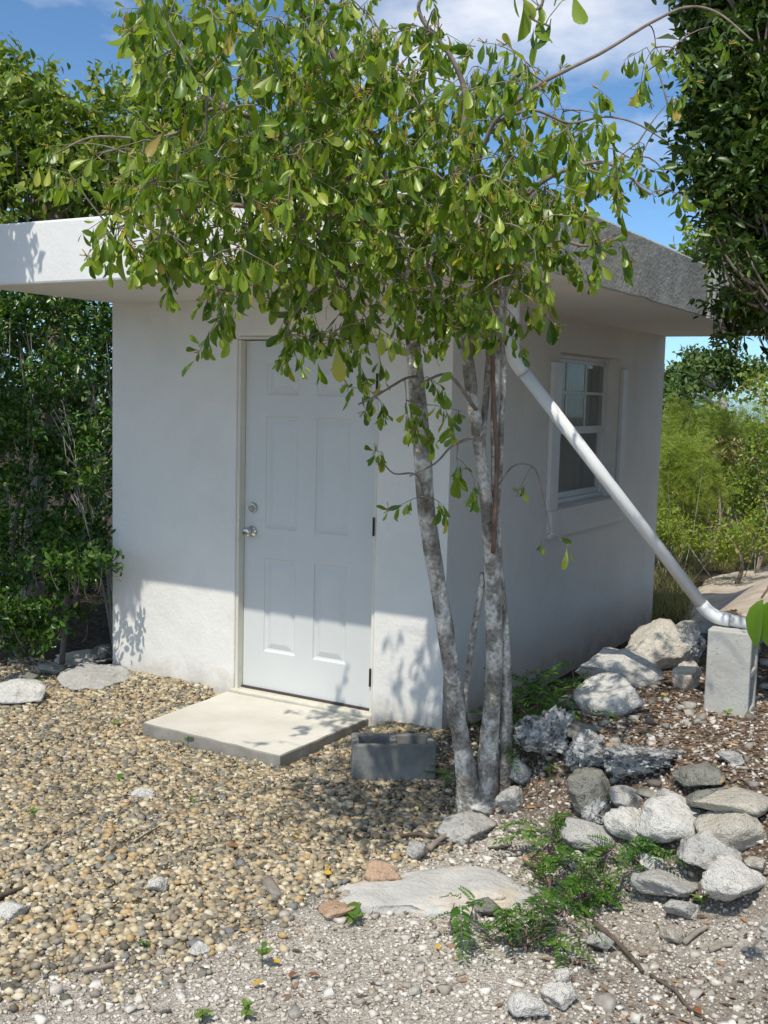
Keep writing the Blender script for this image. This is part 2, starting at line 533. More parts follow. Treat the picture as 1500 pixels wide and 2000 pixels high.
# ------------------------------------------------------------------ object helpers
def mesh_np(name, V, faces, mat, smooth=False, attr=None):
    """faces: list of index lists, or an (n,k) int array."""
    me = bpy.data.meshes.new(name)
    V = np.asarray(V, np.float32)
    if isinstance(faces, np.ndarray):
        k = faces.shape[1]
        me.vertices.add(len(V))
        me.vertices.foreach_set('co', V.ravel())
        me.loops.add(faces.size)
        me.loops.foreach_set('vertex_index', faces.astype(np.int32).ravel())
        me.polygons.add(len(faces))
        me.polygons.foreach_set('loop_start', np.arange(0, faces.size, k, dtype=np.int32))
        me.update(calc_edges=True)
        me.validate()
    else:
        me.from_pydata([tuple(map(float, v)) for v in V], [], faces)
        me.update()
    if smooth:
        me.polygons.foreach_set('use_smooth', np.ones(len(me.polygons), bool))
    for mm in (mat if isinstance(mat, (list, tuple)) else [mat]):
        me.materials.append(mm)
    return me


def link(name, me, parent=None, loc=None, rot=None):
    o = bpy.data.objects.new(name, me)
    COL.objects.link(o)
    if parent is not None:
        o.parent = parent
    if loc is not None:
        o.location = loc
    if rot is not None:
        o.rotation_euler = rot
    return o


def tag(o, label=None, cat=None, group=None, kind=None):
    if label:
        o['label'] = label
    if cat:
        o['category'] = cat
    if group:
        o['group'] = group
    if kind:
        o['kind'] = kind
    return o


def thing(name, label, cat, loc=(0, 0, 0), rz=0.0, group=None):
    o = bpy.data.objects.new(name, None)
    o.empty_display_size = .1
    COL.objects.link(o)
    o.location = loc
    o.rotation_euler = (0, 0, rz)
    return tag(o, label, cat, group)


class MB:
    def __init__(s):
        s.v, s.f, s.mi = [], [], []

    def add(s, V, F, mi=0):
        b0 = len(s.v)
        s.v += [tuple(map(float, q)) for q in V]
        s.f += [[i + b0 for i in q] for q in F]
        s.mi += [mi] * len(F)
        return s

    def box(s, x0, x1, y0, y1, z0, z1, mi=0):
        V = [(x, y, z) for x in (x0, x1) for y in (y0, y1) for z in (z0, z1)]
        return s.add(V, [(0, 1, 3, 2), (4, 6, 7, 5), (0, 4, 5, 1), (2, 3, 7, 6), (0, 2, 6, 4), (1, 5, 7, 3)], mi)

    def tube(s, pts, rad, n=8, cap=True, mi=0, wob=0.0, seed=0):
        pts = [np.asarray(q, float) for q in pts]
        if np.isscalar(rad):
            rad = [rad] * len(pts)
        rg = np.random.default_rng(seed)
        V, up = [], None
        for i, q in enumerate(pts):
            d = unit(pts[min(i + 1, len(pts) - 1)] - pts[max(i - 1, 0)])
            if up is None:
                up = np.array([0, 0, 1.0]) if abs(d[2]) < .9 else np.array([1.0, 0, 0])
            a = unit(np.cross(d, up))
            bb = np.cross(a, d)
            up = bb
            for k in range(n):
                th = 2 * math.pi * k / n
                rr = rad[i] * (1 + wob * rg.normal())
                V.append(q + rr * (math.cos(th) * a + math.sin(th) * bb))
        F = []
        for i in range(len(pts) - 1):
            for k in range(n):
                k2 = (k + 1) % n
                F.append((i * n + k, i * n + k2, (i + 1) * n + k2, (i + 1) * n + k))
        if cap:
            F.append(tuple(range(n))[::-1])
            F.append(tuple((len(pts) - 1) * n + k for k in range(n)))
        return s.add(V, F, mi)

    def lathe(s, prof, axis='y', c=(0, 0, 0), n=20, mi=0):
        """prof: list of (distance along axis, radius)."""
        V, F = [], []
        for (h, r) in prof:
            for k in range(n):
                th = 2 * math.pi * k / n
                p = (r * math.cos(th), h, r * math.sin(th)) if axis == 'y' else (r * math.cos(th), r * math.sin(th), h)
                V.append(np.add(p, c))
        for i in range(len(prof) - 1):
            for k in range(n):
                k2 = (k + 1) % n
                F.append((i * n + k, i * n + k2, (i + 1) * n + k2, (i + 1) * n + k))
        F.append(tuple(range(n)))
        F.append(tuple((len(prof) - 1) * n + k for k in range(n))[::-1])
        return s.add(V, F, mi)

    def build(s, name, mat, parent=None, smooth=False, bevel=0.0, bseg=2, loc=None, rot=None, recalc=True):
        me = mesh_np(name, s.v, s.f, mat, smooth)
        if isinstance(mat, (list, tuple)):
            me.polygons.foreach_set('material_index', s.mi)
        if recalc:
            bm = bmesh.new()
            bm.from_mesh(me)
            bmesh.ops.remove_doubles(bm, verts=bm.verts, dist=1e-5)
            bmesh.ops.recalc_face_normals(bm, faces=bm.faces)
            bm.to_mesh(me)
            bm.free()
        o = link(name, me, parent, loc, rot)
        if bevel:
            md = o.modifiers.new('edge', 'BEVEL')
            md.width = bevel
            md.segments = bseg
            md.limit_method = 'ANGLE'
            md.angle_limit = math.radians(50)
            md.harden_normals = False
        return o


def smooth_path(pts, k=6):
    """Catmull-Rom through the points."""
    P = [np.asarray(q, float) for q in pts]
    P = [2 * P[0] - P[1]] + P + [2 * P[-1] - P[-2]]
    out = []
    for i in range(1, len(P) - 2):
        for j in range(k):
            t = j / k
            out.append(.5 * ((2 * P[i]) + (P[i + 1] - P[i - 1]) * t + (2 * P[i - 1] - 5 * P[i] + 4 * P[i + 1] - P[i + 2]) * t * t
                             + (3 * P[i] - P[i - 1] - 3 * P[i + 1] + P[i + 2]) * t ** 3))
    out.append(P[-2])
    return out


# ------------------------------------------------------------------ ground, path
def axis_pts(a, b, step, far):
    mid = np.arange(a, b, step)
    o = [step]
    while sum(o) < far:
        o.append(o[-1] * 1.16)
    o = np.cumsum(o)
    return np.concatenate([a - o[::-1], mid, b + o])


# border between the brown river gravel and the white coral grit, in metres right of / ahead of the viewer
_bp = [at(u, v)[0] for (u, v) in ((-500, 1900), (0, 1925), (200, 1900), (330, 1872), (400, 1840), (560, 1780), (650, 1740), (760, 1665), (860, 1625))]
_bp = np.array([[(q[0] - CAM[0]) * .8634 + (q[1] - CAM[1]) * .5045, -(q[0] - CAM[0]) * .5045 + (q[1] - CAM[1]) * .8634] for q in _bp])
_o = np.argsort(_bp[:, 0])
_bp = _bp[_o]


def zones(x, y):
    """weights of gravel, white grit, brown litter soil"""
    p = (x - CAM[0]) * .8634 + (y - CAM[1]) * .5045
    q = -(x - CAM[0]) * .5045 + (y - CAM[1]) * .8634
    wob = .10 * n2(x, y, 3.0, 21, 3)
    qb = np.interp(p, _bp[:, 0], _bp[:, 1])
    left = 1 - sstep(p + wob * .6, .28, .50)                           # left of the tree foot
    left = np.maximum(left, (1 - sstep(x + wob * .3, -.02, .12)) * sstep(y, -.95, -.75))
    gravel = sstep(q - qb + wob * 1.6, -.28, .22) * left
    yard = sstep(x + wob, -3.3, -2.9) * (1 - sstep(y + .25 * np.maximum(x, 0) * 0, -.05, .12) * (1 - sstep(x, -2.36, -2.3)) * (x < -2.3))
    yard = np.where((x < -2.34) & (y > .05), 0, yard)
    gravel = gravel * yard * (y < .1)
    s = (x - .85) * .467 + (y + .82) * .884
    soil = sstep(s + wob * 1.4, -.22, .16) * sstep(x, .0, .25) * (1 - sstep(y, 2.2, 3.2))
    soil = np.clip(soil + .30 * np.exp(-((s + .50 + wob * 2) / .30) ** 2) * sstep(p, .35, .7), 0, 1)
    white = np.clip((1 - gravel), 0, 1) * (1 - sstep(y, -.6, .3)) * sstep(x, -1.6, -.8) * (1 - soil * .9)
    return gravel, white, soil


xs = axis_pts(-3.8, 3.6, .03, 70)
ys = axis_pts(-4.2, 1.4, .03, 90)
X, Y = np.meshgrid(xs, ys, indexing='ij')
Z = hfun(X, Y)
nx, ny = X.shape
idx = np.arange(nx * ny).reshape(nx, ny)
Fq = np.stack([idx[:-1, :-1], idx[1:, :-1], idx[1:, 1:], idx[:-1, 1:]], -1).reshape(-1, 4)
gm = mesh_np('ground', np.stack([X, Y, Z], -1).reshape(-1, 3), Fq, M['ground'], smooth=True)
ga, gw, gs = zones(X.ravel(), Y.ravel())
at_ = gm.attributes.new('zone', 'FLOAT_COLOR', 'POINT')
at_.data.foreach_set('color', np.stack([ga, gw, gs, np.ones_like(ga)], -1).astype(np.float32).ravel())
tag(link('ground', gm), kind='structure')

# the pale rock path behind the block
pc = [at(u, v)[0] for (u, v) in ((1330, 1200), (1355, 1150), (1400, 1122), (1470, 1108), (1560, 1100), (1640, 1120), (1640, 1190), (1560, 1215), (1450, 1215))]
pc = smooth_path(pc + [pc[0]], 5)[:-1]
cx_, cy_ = np.mean([q[0] for q in pc]), np.mean([q[1] for q in pc])
V, Fc = [], []
ring = 9
for k in range(ring):
    f = (k + 1) / ring
    for q in pc:
        x, y = cx_ + (q[0] - cx_) * f, cy_ + (q[1] - cy_) * f
        V.append((x, y, float(hfun(x, y)) + .06 * (1 - f ** 3) + .018 * float(n2(np.array(x), np.array(y), 3., 5)) * (1 - f ** 4) - .012 * (k == ring - 1)))
V.append((cx_, cy_, float(hfun(cx_, cy_)) + .06))
m_ = len(pc)
for k in range(ring - 1):
    for i in range(m_):
        j = (i + 1) % m_
        Fc.append((k * m_ + i, k * m_ + j, (k + 1) * m_ + j, (k + 1) * m_ + i))
Fc += [(len(V) - 1, (i + 1) % m_, i) for i in range(m_)]
tag(link('path', mesh_np('path', V, Fc, M['path'], True)), kind='structure')

# ------------------------------------------------------------------ the little house
house = thing('small_house', 'small white stucco outbuilding with flat overhanging roof, panelled door and one side window', 'building')


def plane_grid(mb, axis, val, a, b, hole=None, zr=(-.4, HH + .03), depth=.12, inward=1):
    """Wall face on x=val or y=val between a and b, with an opening whose reveals run inward."""
    us = [a, b] if not hole else [a, hole[0], hole[1], b]
    zs = [zr[0], zr[1]] if not hole else [zr[0], hole[2], hole[3], zr[1]]

    def pt(u, z, off=0.0):
        return (val + off, u, z) if axis == 'x' else (u, val + off, z)
    for i in range(len(us) - 1):
        for j in range(len(zs) - 1):
            if hole and i == 1 and j == 1:
                continue
            mb.add([pt(us[i], zs[j]), pt(us[i + 1], zs[j]), pt(us[i + 1], zs[j + 1]), pt(us[i], zs[j + 1])], [(0, 1, 2, 3)])
    if hole:
        h = [(hole[0], hole[2]), (hole[1], hole[2]), (hole[1], hole[3]), (hole[0], hole[3])]
        for i in range(4):
            p, q = h[i], h[(i + 1) % 4]
            mb.add([pt(*p), pt(*q), pt(*q, depth * inward), pt(*p, depth * inward)], [(0, 1, 2, 3)])


DX0, DX1, DTOP = -1.383, -.437, 2.052
WY0, WY1, WZ0, WZ1 = 1.49, 2.67, 1.05, 2.035
mb = MB()
plane_grid(mb, 'y', 0.0, -HW, 0.0, (DX0, DX1, -.058, DTOP), depth=.13, inward=1)
plane_grid(mb, 'x', 0.0, 0.0, HL, (WY0, WY1, WZ0, WZ1), depth=.14, inward=-1)
plane_grid(mb, 'y', HL, -HW, 0.0)
plane_grid(mb, 'x', -HW, 0.0, HL)
wall = mb.build('wall', M['stucco'], house, bevel=.014, bseg=3)
# dark room behind the window
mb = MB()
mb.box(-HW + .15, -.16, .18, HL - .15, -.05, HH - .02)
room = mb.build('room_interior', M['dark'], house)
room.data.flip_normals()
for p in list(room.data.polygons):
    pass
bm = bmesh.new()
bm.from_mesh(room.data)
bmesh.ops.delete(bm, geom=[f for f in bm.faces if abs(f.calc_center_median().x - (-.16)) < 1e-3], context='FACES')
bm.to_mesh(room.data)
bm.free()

# roof slab: white front and soffit, bare grey render on the right edge
CORR = 1.79
mb = MB()
x0, x1, y0, y1, z0, z1 = -HW - .004, OX, -OF, HL + .004, HH, HH + FH
nyy = 28
ysr = np.linspace(y0, y1, nyy)
rgr = np.random.default_rng(3)
jit = rgr.normal(0, .0018, nyy)
V = []
for i, y in enumerate(ysr):
    dz = .012 * max(0, 1 - (y - y0) / 3)
    V += [(x0, y, z0), (x1, y, z0 + jit[i]), (x1, y, z1 + .012 * (y - y0) / 4 + jit[::-1][i] * .5), (x0, y, z1)]
F = []
MI = []
for i in range(nyy - 1):
    a, c = i * 4, (i + 1) * 4
    F += [(a, c, c + 1, a + 1), (a + 1, c + 1, c + 2, a + 2), (a + 2, c + 2, c + 3, a + 3), (a + 3, c + 3, c, a)]
    MI += [0, 1, 0, 0]
F += [(0, 1, 2, 3), tuple((nyy - 1) * 4 + k for k in (3, 2, 1, 0))]
MI += [0, 0]
mb.v, mb.f, mb.mi = V, [list(q) for q in F], MI
roof = mb.build('roof', [M['roof_white'], M['render_grey']], house, bevel=.012, bseg=2)
# corrugated sheet fixed over the back stretch of the right edge
mb = MB()
yy = np.linspace(CORR, HL + .02, 150)
for sgn in (0,):
    V = []
    for y in yy:
        xx = OX + .018 + .012 * math.sin((y - CORR) * 2 * math.pi / .115)
        V += [(xx, y, HH - .005), (xx, y, HH + FH + .004), (xx - .004, y, HH + FH + .004), (xx - .004, y, HH - .005)]
    F = []
    for i in range(len(yy) - 1):
        a, c = 4 * i, 4 * i + 4
        F += [(a, c, c + 1, a + 1), (a + 1, c + 1, c + 2, a + 2), (a + 2, c + 2, c + 3, a + 3), (a + 3, c + 3, c, a)]
    mb.add(V, F)
mb.build('corrugated_sheet', M['zinc'], roof, smooth=False)

# door frame, threshold, door
mb = MB()
mb.box(DX0 + .002, DX0 + .021, .012, .125, -.05, DTOP - .022)
mb.box(DX1 - .018, DX1 - .002, .012, .125, -.05, DTOP - .022)
mb.box(DX0 + .002, DX1 - .002, .012, .125, DTOP - .018, DTOP - .002)
mb.box(DX0 + .021, DX0 + .032, .075, .118, -.01, DTOP - .022)
mb.build('door_frame', M['jamb'], house, bevel=.002)
mb = MB()
mb.box(DX0 - .03, DX1 + .004, -.005, .13, -.09, -.004)
mb.build('threshold', M['sill_stone'], house, bevel=.012, bseg=3)
mb = MB()
mb.box(DX0 + .02, DX1 - .018, .050, .10, -.0035, .010)
mb.build('weatherstrip', M['rubber'], house)

LX0, LX1, LY = DX0 + .0245, DX1 - .0195, .062
pans = [(px0, px1, pz0, pz1) for (px0, px1) in ((-1.213, -.992), (-.868, -.647)) for (pz0, pz1) in ((.232, .783), (.957, 1.602), (1.722, 1.895))]
mb = MB()
ux = [LX0, -1.213, -.992, -.868, -.647, LX1]
uz = [.008, .232, .783, .957, 1.602, 1.722, 1.895, 2.028]
for i in range(5):
    for j in range(7):
        if i in (1, 3) and j in (1, 3, 5):
            continue
        mb.add([(ux[i], LY, uz[j]), (ux[i + 1], LY, uz[j]), (ux[i + 1], LY, uz[j + 1]), (ux[i], LY, uz[j + 1])], [(0, 1, 2, 3)])
# edges and back of the leaf
mb.add([(LX0, LY, .008), (LX0, LY + .042, .008), (LX0, LY + .042, 2.028), (LX0, LY, 2.028)], [(0, 1, 2, 3)])
mb.add([(LX1, LY, .008), (LX1, LY, 2.028), (LX1, LY + .042, 2.028), (LX1, LY + .042, .008)], [(0, 1, 2, 3)])
mb.add([(LX0, LY, 2.028), (LX0, LY + .042, 2.028), (LX1, LY + .042, 2.028), (LX1, LY, 2.028)], [(0, 1, 2, 3)])
mb.add([(LX0, LY, .008), (LX1, LY, .008), (LX1, LY + .042, .008), (LX0, LY + .042, .008)], [(0, 1, 2, 3)])
mb.add([(LX0, LY + .042, .008), (LX1, LY + .042, .008), (LX1, LY + .042, 2.028), (LX0, LY + .042, 2.028)], [(0, 1, 2, 3)])
door = mb.build('door', M['door'], house)
for (a, c, d, e) in pans:
    mb = MB()
    rings = [(0, 0), (.004, .006), (.014, .011), (.022, .011), (.026, .009), (.052, .0015), (.055, .0015)]
    V = []
    for (ins, dp) in rings:
        V += [(a + ins, LY + dp, d + ins), (c - ins, LY + dp, d + ins), (c - ins, LY + dp, e - ins), (a + ins, LY + dp, e - ins)]
    F = []
    for k in range(len(rings) - 1):
        for i in range(4):
            j = (i + 1) % 4
            F.append((4 * k + i, 4 * k + j, 4 * k + 4 + j, 4 * k + 4 + i))
    F.append(tuple(4 * (len(rings) - 1) + i for i in range(4)))
    mb.add(V, F)
    mb.build('door_panel', M['door'], door)
kx = -1.302
mb = MB()
mb.lathe([(LY - .0005, .033), (LY - .006, .033), (LY - .010, .029), (LY - .016, .0155), (LY - .034, .0135), (LY - .038, .020), (LY - .044, .0265), (LY - .056, .0285),
          (LY - .066, .0255), (LY - .071, .016), (LY - .0715, .006)], 'y', (kx, 0, .930), 28)
mb.build('knob', M['metal'], door, smooth=True)
mb = MB()
mb.lathe([(LY - .0005, .031), (LY - .006, .031), (LY - .016, .026), (LY - .021, .024), (LY - .0215, .017), (LY - .017, .015)], 'y', (kx + .006, 0, 1.070), 28)
mb.box(kx + .006 - .0015, kx + .006 + .0015, LY - .0195, LY - .012, 1.062, 1.078)
mb.build('deadbolt', M['metal'], door, smooth=False, bevel=.001)
for z in (.20, 1.03, 1.80):
    mb = MB()
    mb.lathe([(z - .05, .005), (z + .05, .005)], 'z', (DX1 - .0125, .002, 0), 10)
    mb.box(DX1 - .0145, DX1 - .0105, .002, .062, z - .05, z + .05)
    mb.build('hinge', M['metal_dark'], door)

# window in the side wall
SX = -.10
mb = MB()
for (a, c, d, e) in ((WY0 + .002, WY0 + .035, WZ0 + .002, WZ1 - .002), (WY1 - .035, WY1 - .002, WZ0 + .002, WZ1 - .002),
                     (WY0 + .0352, WY1 - .0352, WZ1 - .030, WZ1 - .002), (WY0 + .0352, WY1 - .0352, WZ0 + .002, WZ0 + .030)):
    mb.box(SX - .05, SX + .004, a, c, d, e)
win = mb.build('window', M['win_white'], house, bevel=.003)
ya, yb = WY0 + .036, WY1 - .036
ms = [1.886, 2.245]
zmr = 1.535
mb = MB()
for (a, c, d, e) in ((ya, ya + .03, zmr + .0265, WZ1 - .031), (yb - .03, yb, zmr + .0265, WZ1 - .031), (ya, yb, WZ1 - .031 - .024, WZ1 - .0312), (ya, yb, zmr - .026, zmr + .026)):
    mb.box(SX - .020, SX - .001, a, c, d, e)
mb.build('upper_sash', M['win_white'], win, bevel=.003)
zq = (zmr + WZ1) / 2
for yq in ms:
    for (za_, zb_) in ((zmr + .027, zq - .0105), (zq + .0105, WZ1 - .056)):
        mb = MB()
        mb.box(SX - .017, SX - .003, yq - .011, yq + .011, za_, zb_)
        mb.build('muntin', M['win_white'], win, bevel=.002)
mb = MB()
mb.box(SX - .0165, SX - .0035, ya + .031, yb - .031, zq - .010, zq + .010)
mb.build('muntin', M['win_white'], win, bevel=.002)
ye = [ya + .031] + ms + [yb - .031]
for i in range(3):
    for (za_, zb_) in ((zmr + .027, zq - .011), (zq + .011, WZ1 - .056)):
        mb = MB()
        mb.box(SX - .013, SX - .009, ye[i] + (.012 if i else 0), ye[i + 1] - (.012 if i < 2 else 0), za_, zb_)
        mb.build('pane', M['glass'], win)
mb = MB()
for (a, c, d, e) in ((ya, ya + .035, WZ0 + .071, zmr - .027), (yb - .035, yb, WZ0 + .071, zmr - .027), (ya, yb, WZ0 + .031, WZ0 + .0705)):
    mb.box(SX - .045, SX - .022, a, c, d, e)
mb.build('lower_sash', M['win_white'], win, bevel=.003)
mb = MB()
mb.box(SX - .036, SX - .032, ya + .036, yb - .036, WZ0 + .072, zmr - .028)
mb.build('pane', M['glass'], win)
# curtains behind the panes
for (za_, zb_, mt, xo, nm) in ((1.56, WZ1, 'curtain', -.24, 'curtain'), (WZ0 + .02, 1.558, 'curtain_dark', -.26, 'curtain')):
    V, F = [], []
    yk = np.linspace(WY0 - .05, WY1 + .15, 90)
    for i, y in enumerate(yk):
        xx = xo + .018 * math.sin(y * 55) + .01 * math.sin(y * 23 + 1)
        V += [(xx, y, za_), (xx, y, zb_)]
        if i:
            F.append((2 * i - 2, 2 * i, 2 * i + 1, 2 * i - 1))
    link(nm, mesh_np(nm, V, F, M[mt], True), win)
mb = MB()
mb.box(-.139, .032, WY0 - .12, WY1 + .11, WZ0 - .185, WZ0 - .004)
mb.build('window_sill', M['stucco'], house, bevel=.012, bseg=3)
for (a, c) in ((1.32, 1.462), (2.652, 2.735)):
    mb = MB()
    mb.box(.0015, .030, a, c, WZ0 - .0035, 1.965)
    mb.build('window_trim', M['win_white'], house, bevel=.004)

# ------------------------------------------------------------------ slab, blocks, pipe
slab = thing('door_slab', 'pale square concrete slab lying on the gravel in front of the white door', 'slab', (-.93, -.41, -.085))
mb = MB()
zt = .060
c4 = [(-.462, -.352), (.456, -.385), (.484, .402), (-.492, .402)]
nseg = 10
rim = []
rr_ = np.random.default_rng(5)
for i in range(4):
    p, q = np.array(c4[i]), np.array(c4[(i + 1) % 4])
    for k in range(nseg):
        e = p + (q - p) * k / nseg
        if k:
            e = e + rr_.normal(0, .0035, 2)
        rim.append(e)
nr = len(rim)
cen = np.mean(rim, 0)
V = [(e[0], e[1], -.03) for e in rim] + [(e[0], e[1], zt - .005 + rr_.normal(0, .002)) for e in rim] + [(cen[0] + (e[0] - cen[0]) * .988, cen[1] + (e[1] - cen[1]) * .988, zt) for e in rim]
F, MI = [], []
for i in range(nr):
    j = (i + 1) % nr
    F += [(i, j, nr + j, nr + i), (nr + i, nr + j, 2 * nr + j, 2 * nr + i)]
    MI += [1, 1]
F += [tuple(range(2 * nr, 3 * nr)), tuple(range(nr))[::-1]]
MI += [0, 1]
mb.v, mb.f, mb.mi = V, [list(q) for q in F], MI
mb.build('slab_body', [M['slab'], M['slab_side']], slab, bevel=.006)


def hollow_block(mb, L_, D_, H_, wall_=.033):
    """Two-core block standing with its cores upright, centred on its base."""
    hx, hy = L_ / 2, D_ / 2
    xs_ = [-hx, -hx + wall_, -wall_ * .5, wall_ * .5, hx - wall_, hx]
    ys_ = [-hy, -hy + wall_, hy - wall_, hy]
    for z in (0, H_):
        for i in range(5):
            for j in range(3):
                if i in (1, 3) and j == 1:
                    continue
                mb.add([(xs_[i], ys_[j], z), (xs_[i + 1], ys_[j], z), (xs_[i + 1], ys_[j + 1], z), (xs_[i], ys_[j + 1], z)], [(0, 1, 2, 3)])
    for i in range(5):
        for y in (ys_[0], ys_[3]):
            mb.add([(xs_[i], y, 0), (xs_[i + 1], y, 0), (xs_[i + 1], y, H_), (xs_[i], y, H_)], [(0, 1, 2, 3)])
    for j in range(3):
        for x in (xs_[0], xs_[5]):
            mb.add([(x, ys_[j], 0), (x, ys_[j + 1], 0), (x, ys_[j + 1], H_), (x, ys_[j], H_)], [(0, 1, 2, 3)])
    for (a, c) in ((1, 2), (3, 4)):
        q = [(xs_[a], ys_[1]), (xs_[c], ys_[1]), (xs_[c], ys_[2]), (xs_[a], ys_[2])]
        for i in range(4):
            p, r_ = q[i], q[(i + 1) % 4]
            mb.add([(*p, 0), (*r_, 0), (*r_, H_), (*p, H_)], [(0, 1, 2, 3)])


mb = MB()
hollow_block(mb, .395, .195, .195)
bk = mb.build('concrete_block', M['block'], None, bevel=.006, bseg=2, loc=(.036, -.582, -.100), rot=(0, 0, .59))
tag(bk, 'dark grey hollow concrete block lying in shade between the slab and the tree', 'concrete block')
mb = MB()
hollow_block(mb, .395, .195, .195)
for i, (x, y, z) in enumerate(mb.v):
    mb.v[i] = (z - .0975, y, x + .1975)
bk2 = mb.build('concrete_block', M['block_pale'], None, bevel=.007, bseg=2, loc=(1.462, .045, .318), rot=(0, 0, .03))
tag(bk2, 'pale grey concrete block stood on end under the white drain pipe', 'concrete block')

pipe = thing('drain_pipe', 'white plastic drain pipe slanting from the roof overhang down to the upright block', 'pipe', (.59, -.60, 2.25))
P0 = np.array([.588, -.598, 2.262])
P1 = np.array([.590, -.599, 1.915])
E2 = np.array([1.355, .045, .752])
E3 = np.array([2.75, .10, .655])
PR = .0285


def loc_(pts):
    return [np.asarray(q) - np.array([.59, -.60, 2.25]) for q in pts]


d1 = unit(E2 - P1)
d2 = unit(E3 - E2)
MB().tube(loc_([P0, P1 + np.array([0, 0, .05])]), PR, 20).build('pipe_length', M['pvc'], pipe, smooth=True)
MB().tube(loc_([P1 + d1 * .05, E2 - d1 * .05]), PR, 20).build('pipe_length', M['pvc'], pipe, smooth=True)
MB().tube(loc_([E2 + d2 * .05, E3]), PR, 20).build('pipe_length', M['pvc'], pipe, smooth=True)


def elbow(c, da, db, l_=.062, r_=PR * 1.12):
    pts = []
    for k in range(9):
        t_ = k / 8
        pts.append((1 - t_) ** 2 * (c - da * l_) + 2 * t_ * (1 - t_) * c + t_ ** 2 * (c + db * l_))
    pts = [pts[0] - da * .025] + pts + [pts[-1] + db * .025]
    MB().tube(loc_(pts), r_, 20).build('elbow', M['pvc'], pipe, smooth=True)
    for (c_, dd) in ((pts[0], da), (pts[-1], db)):
        MB().tube(loc_([c_ - dd * .0015, c_ + dd * .0015]), r_ * 1.01, 20).build('joint_seam', M['pvc_seam'], pipe, smooth=False)


elbow(P1, np.array([0, 0, -1.0]), d1)
elbow(E2, d1, d2)

# ------------------------------------------------------------------ stones
_bm = bmesh.new()
bmesh.ops.create_icosphere(_bm, subdivisions=4, radius=1)
ICO_V = np.array([v.co[:] for v in _bm.verts])
ICO_F = np.array([[v.index for v in f.verts] for f in _bm.faces])
_bm.free()
_bm = bmesh.new()
bmesh.ops.create_icosphere(_bm, subdivisions=5, radius=1)
FIN_V = np.array([v.co[:] for v in _bm.verts])
FIN_F = np.array([[v.index for v in f.verts] for f in _bm.faces])
_bm.free()
_bm = bmesh.new()
bmesh.ops.create_icosphere(_bm, subdivisions=1, radius=1)
PEB_V = np.array([v.co[:] for v in _bm.verts])
PEB_F = np.array([[v.index for v in f.verts] for f in _bm.faces])
_bm.free()


def rock_shape(seed, w, d, h, kind):
    rg = np.random.default_rng(seed)
    D = FIN_V if kind == 'karst' else ICO_V
    k = {'flat': 11, 'karst': 10, 'ledge': 9}.get(kind, 12)
    nrm = unit(rg.normal(size=(k, 3)))
    off = rg.uniform(.48, .95, k)
    dots = D @ nrm.T
    r = np.where(dots > .08, off[None] / np.maximum(dots, .08), 9)
    r = np.sort(r, 1)
    r = np.minimum(r[:, 0], 1.05)
    q = D * r[:, None]
    sd_ = seed * 13 % 997
    if kind == 'karst':
        r2 = 1 + .14 * fbm(q * 2.2, sd_, 3) - .16 * np.abs(fbm(q * 5.5, sd_ + 9, 3)) + .15 * vnoise(q * 9, sd_ + 3) + .11 * vnoise(q * 19, sd_ + 4) + .05 * vnoise(q * 36, sd_ + 6)
    else:
        r2 = 1 + .09 * fbm(q * 1.8, sd_, 4) - .09 * np.abs(fbm(q * 4, sd_ + 9, 3)) + .03 * vnoise(q * 14, sd_ + 5) + .015 * vnoise(q * 26, sd_ + 6)
    q = q * r2[:, None]
    q = q / (np.abs(q).max(0)[None])
    return q * np.array([w, d, h]) / 2


YAW = .5265
